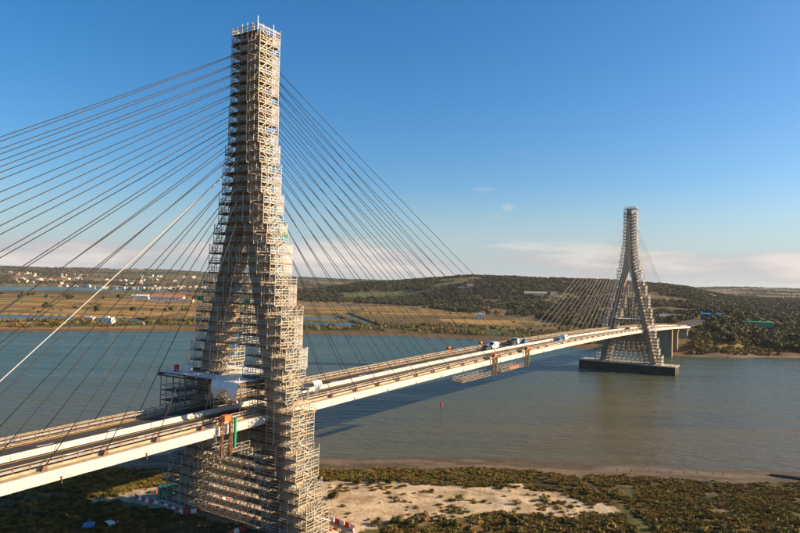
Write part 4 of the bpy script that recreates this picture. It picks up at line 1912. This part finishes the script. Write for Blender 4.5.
for i, (x, y, s_, mt, lb) in enumerate([
    (-13.6, 144.5, 2.3, SCRUBG, 'dark green shrub alone on the sand right of the near tower'),
    (-9.0, 157.5, 1.7, LEAF, 'low shrub on the sand near the marsh edge, close to the tower'),
    (-5.5, 158.8, 1.6, LEAF2, 'dark shrub at the marsh edge, second from the near tower'),
    (-1.5, 158.5, 1.8, LEAF2, 'flat dark shrub at the marsh edge, third from the near tower'),
    (14.5, 147.0, 1.5, SCRUBG, 'small green shrub in the middle of the sand'),
    (27.0, 144.0, 1.4, SCRUB, 'amber shrub on the right half of the sand'),
    (34.0, 148.5, 1.6, SCRUB, 'wide amber shrub near the right end of the sand'),
    (0.5, 130.6, 2.0, SCRUBG, 'big green bush at the bottom edge beside the sand'),
    (-3.5, 129.4, 1.7, LEAF, 'green bush at the bottom edge, left of the biggest one'),
    (4.0, 131.5, 1.6, SCRUBG, 'green bush at the bottom edge, right of the biggest one'),
]):
    shrub(x, y, s_, mt, lb, i + 100)

# ------------------------------------------------------------------ buildings


def house_proto(name, L, D, H, roof_h, flat, wall, wins=3):
    root = add(name, None)
    m = MB()
    m.box(-L / 2, L / 2, -D / 2, D / 2, -3, H)
    w = m.build('wall', wall, root)
    m = MB()
    if flat:
        m.box(-L / 2 - .15, L / 2 + .15, -D / 2 - .15, D / 2 + .15, H, H + .4)
        m.box(-L / 6, L / 6, -D / 5, D / 5, H + .4, H + 2.2)
        m.build('roof', wall, root)
    else:
        e = .5
        k = len(m.v)
        m.v += [(-L / 2 - e, -D / 2 - e, H), (L / 2 + e, -D / 2 - e, H), (L / 2 + e, D / 2 + e, H), (-L / 2 - e, D / 2 + e, H),
                (-L / 2 - e + D * .25, 0, H + roof_h), (L / 2 + e - D * .25, 0, H + roof_h)]
        m.f += [(0, 1, 5, 4), (1, 2, 5), (2, 3, 4, 5), (3, 0, 4), (3, 2, 1, 0)]
        m.build('roof', ROOF, root)
    n = wins
    for i in range(n):
        a = -L / 2 + L * (i + .5) / n
        m = MB()
        for fl in range(max(1, int(H // 3))):
            m.box(a - .7, a + .7, -D / 2 - .06, -D / 2 + .05, 1.0 + 3 * fl, 2.3 + 3 * fl)
        m.build('window', GLASSD, root)
    return root


HP = [house_proto('house', 12, 9, 6, 2.2, False, WALLW), house_proto('house', 18, 10, 7, 0, True, WALLW),
      house_proto('house', 14, 10, 9, 0, True, WALLC), house_proto('house', 10, 8, 4, 2.0, False, WALLC)]
HL = ['white house with a clay roof', 'white flat-roofed house block', 'cream flat-roofed house block', 'cream cottage with a clay roof']
used = [False] * 4
town = np.random.RandomState(5)


def put_house(k, x, y, rz, where, sc=1.0):
    o = copy_tree(HP[k])
    o.location = (x, y, gz(x, y))
    o.rotation_euler = (0, 0, rz)
    o.scale = (sc, sc, sc)
    tag(o, HL[k] + ' ' + where, 'house', 'houses ' + where)


def cluster(n, a0, a1, r0, r1, where, weights):
    c = 0
    while c < n:
        a = math.radians(town.uniform(a0, a1))
        r = town.uniform(r0, r1)
        x, y = r * math.sin(a), r * math.cos(a)
        if float(fbm(np.array(x / 150.), np.array(y / 150.), 2)) < .42:
            continue
        put_house(int(town.choice(4, p=weights)), x, y, town.choice([0.2, .5, -.3]) + town.uniform(-.15, .15), where, town.uniform(.7, 1.15))
        c += 1


cluster(62, -32.5, -25.5, 2850, 4300, 'in the hillside town at the far left', [.4, .25, .2, .15])
cluster(26, -25, -21.5, 2700, 3500, 'in the cluster right of the hillside town', [.5, .3, .1, .1])
cluster(28, -21.5, -14.5, 2650, 2850, 'in the long row below the far hill', [.15, .2, .5, .15])
cluster(26, -22, -15.5, 3500, 4200, 'scattered on the far hill above the long row', [.35, .2, .3, .15])
for (x, y, k, sc, wh) in ((-331, 697, 1, .55, 'on the levee across the river, leftmost of three'), (-322, 700, 0, .5, 'on the levee across the river, middle of three'),
                          (-300, 668, 1, .8, 'on the levee across the river, rightmost of three'), (-262, 664, 0, .35, 'standing alone on the levee right of the three'),
                          (119, 951, 1, .8, 'at the foot of the wooded hill'), (158, 985, 0, .5, 'in the field at the foot of the wooded hill'),
                          (170, 1560, 0, 1.3, 'high on the wooded hill among trees'), (150, 1560, 1, 1.0, 'high on the wooded hill, left of the other'),
                          (330, 1390, 0, 1.1, 'on the green shelf of the wooded hill')):
    put_house(k, x, y, -.1, wh, sc)
for hp in HP:
    for ch in list(hp.children):
        bpy.data.objects.remove(ch)
    bpy.data.objects.remove(hp)


def long_building(x, y, rz, L, D, H, rh, wall, roof, label, nwin, zoff=0.0):
    root = thing('building', label, 'building', None, (x, y, gz(x, y) + zoff), (0, 0, rz))
    m = MB()
    m.box(-L / 2, L / 2, -D / 2, D / 2, -3, H)
    m.build('wall', wall, root)
    m = MB()
    e = .5
    m.v += [(-L / 2 - e, -D / 2 - e, H), (L / 2 + e, -D / 2 - e, H), (L / 2 + e, D / 2 + e, H), (-L / 2 - e, D / 2 + e, H), (-L / 2 - e, 0, H + rh), (L / 2 + e, 0, H + rh)]
    m.f += [(0, 1, 5, 4), (1, 2, 5), (2, 3, 4, 5), (3, 0, 4), (3, 2, 1, 0)]
    m.build('roof', roof, root)
    for i in range(nwin):
        a = -L / 2 + L * (i + .5) / nwin
        m = MB()
        m.box(a - .9, a + .9, -D / 2 - .06, -D / 2 + .05, H * .3, H * .65)
        m.build('window', GLASSD, root)
    return root


long_building(-470, 1318, .05, 66, 16, 8.5, 4, WALLW, ROOF, 'long white building with an orange roof on the marsh', 9)
long_building(-553, 1390, .05, 34, 12, 7, 3, WALLW, WALLW, 'white farm building left of the long orange-roofed one', 4)
long_building(-425, 1300, .05, 26, 10, 4, 2, WALLW, ROOF, 'low white annex right of the long orange-roofed building', 3)
long_building(290, 1385, -.15, 46, 16, 7, 3, WALLW, CONC_L, 'long pale building on the green shelf of the wooded hill', 6)
long_building(268, 640, -.5, 20, 10, 5, 2.4, WALLC, CONC_L, 'cream shed with blue doors behind the far bridge end', 3, 1.5)
long_building(326, 690, -.4, 9, 7, 4.0, 1.0, BLUEP, BLUEP, 'bright blue shed on the right bank, larger of the two', 0, 2)
long_building(344, 698, -.4, 6, 5, 3.5, 1.0, BLUEP, BLUEP, 'bright blue shed on the right bank, smaller of the two', 0, 2)
long_building(388, 715, -.35, 42, 7, 2.4, .6, GREENP, GREENP, 'long green tarpaulin greenhouse among the trees on the right bank', 0, 2.5)
long_building(438, 705, -.35, 16, 6, 2.4, .6, GREENP, GREENP, 'short green tarpaulin greenhouse among the trees on the right bank', 0, 2.5)
long_building(470, 720, -.3, 12, 8, 4, 1.8, WALLW, WALLW, 'small white house among the trees at the right edge', 3, 1.5)

# railway viaduct across the plain
root = thing('viaduct', 'far low viaduct on pale piers across the plain at the left', 'viaduct')
A0, A1, RV = -25.5, -13.5, 2560.0


def vp(f):
    a = math.radians(A0 + (A1 - A0) * f)
    return RV * math.sin(a), RV * math.cos(a)


x0, y0 = vp(0)
x1, y1 = vp(1)
m = MB()
m.bar((x0, y0, 9), (x1, y1, 9), .9, caps=True)
m.build('deck', CONC_L, root)
for i in range(15):
    f = (i + .5) / 15
    x, y = x0 + (x1 - x0) * f, y0 + (y1 - y0) * f
    m = MB()
    m.tube((x, y, -3), (x, y, 8.5), 1.3, 1.1, 8)
    m.build('pier', WALLW, root)

# power poles and masts
for i, (x, y, h, lb) in enumerate(((-396, 968, 24, 'tall thin mast on the marsh below the long white building'),
                                   (432, 1500, 30, 'thin mast on the wooded hill crest'))):
    z = gz(x, y)
    root = thing('mast', lb, 'mast', None, (x, y, z))
    m = MB()
    m.tube((0, 0, -1), (0, 0, h), .42, .25, 6)
    m.build('pole', CONC_L, root)
    m = MB()
    m.bar((-2, 0, h - 1.5), (2, 0, h - 1.5), .2)
    m.build('crossarm', CONC_L, root)

stk = MB()
stk.tube((0, 0, -.5), (.03, 0, .9), .11, .09, 6)
stk = stk.mesh('mooring_stake', RUST)
for i in range(9):
    x = 62 + i * 3.6 + random.uniform(-.7, .7)
    y = 180.5 - i * .12 + random.uniform(-.4, .4)
    o = add('mooring_stake', stk, None, (x, y, gz(x, y)), (random.uniform(-.1, .1), random.uniform(-.1, .1), 0))
    tag(o, 'short dark stake in the row on the right mudflat', 'stake', 'row of stakes on the right mudflat')

# dark drift log at the waterline on the right
m = MB()
rr = random.Random(2)
rings = []
for i in range(13):
    f = i / 12
    c = Vector((104 + 16 * f, 181 - 6 * f - 3 * math.sin(f * 3), -1.9))
    w = 1.4 * math.sin(math.pi * min(1, .1 + f * .9)) + .1
    rings.append([(c.x + rr.uniform(-.2, .2), c.y + w * math.cos(k * math.pi / 4), c.z + .7 * w * math.sin(k * math.pi / 4)) for k in range(8)])
m.loft(rings)
o = m.build('mud_bank', mat('wet mud', (0.05, 0.042, 0.033), .5, .2, .8, .5, 2.0))
struct(o)

# ------------------------------------------------------------------ haze
HAZE = True
if HAZE:
    m = MB()
    m.box(-14000, 14000, -3000, 15000, -8, 175)
    hm = bpy.data.materials.new('river haze')
    hm.use_nodes = True
    nt = hm.node_tree
    nt.nodes.clear()
    pv = nt.nodes.new('ShaderNodeVolumePrincipled')
    pv.inputs['Color'].default_value = (0.80, 0.86, 0.95, 1)
    pv.inputs['Density'].default_value = 0.000032
    pv.inputs['Anisotropy'].default_value = 0.2
    om = nt.nodes.new('ShaderNodeOutputMaterial')
    nt.links.new(pv.outputs[0], om.inputs['Volume'])
    o = m.build('haze', hm)
    o['kind'] = 'stuff'
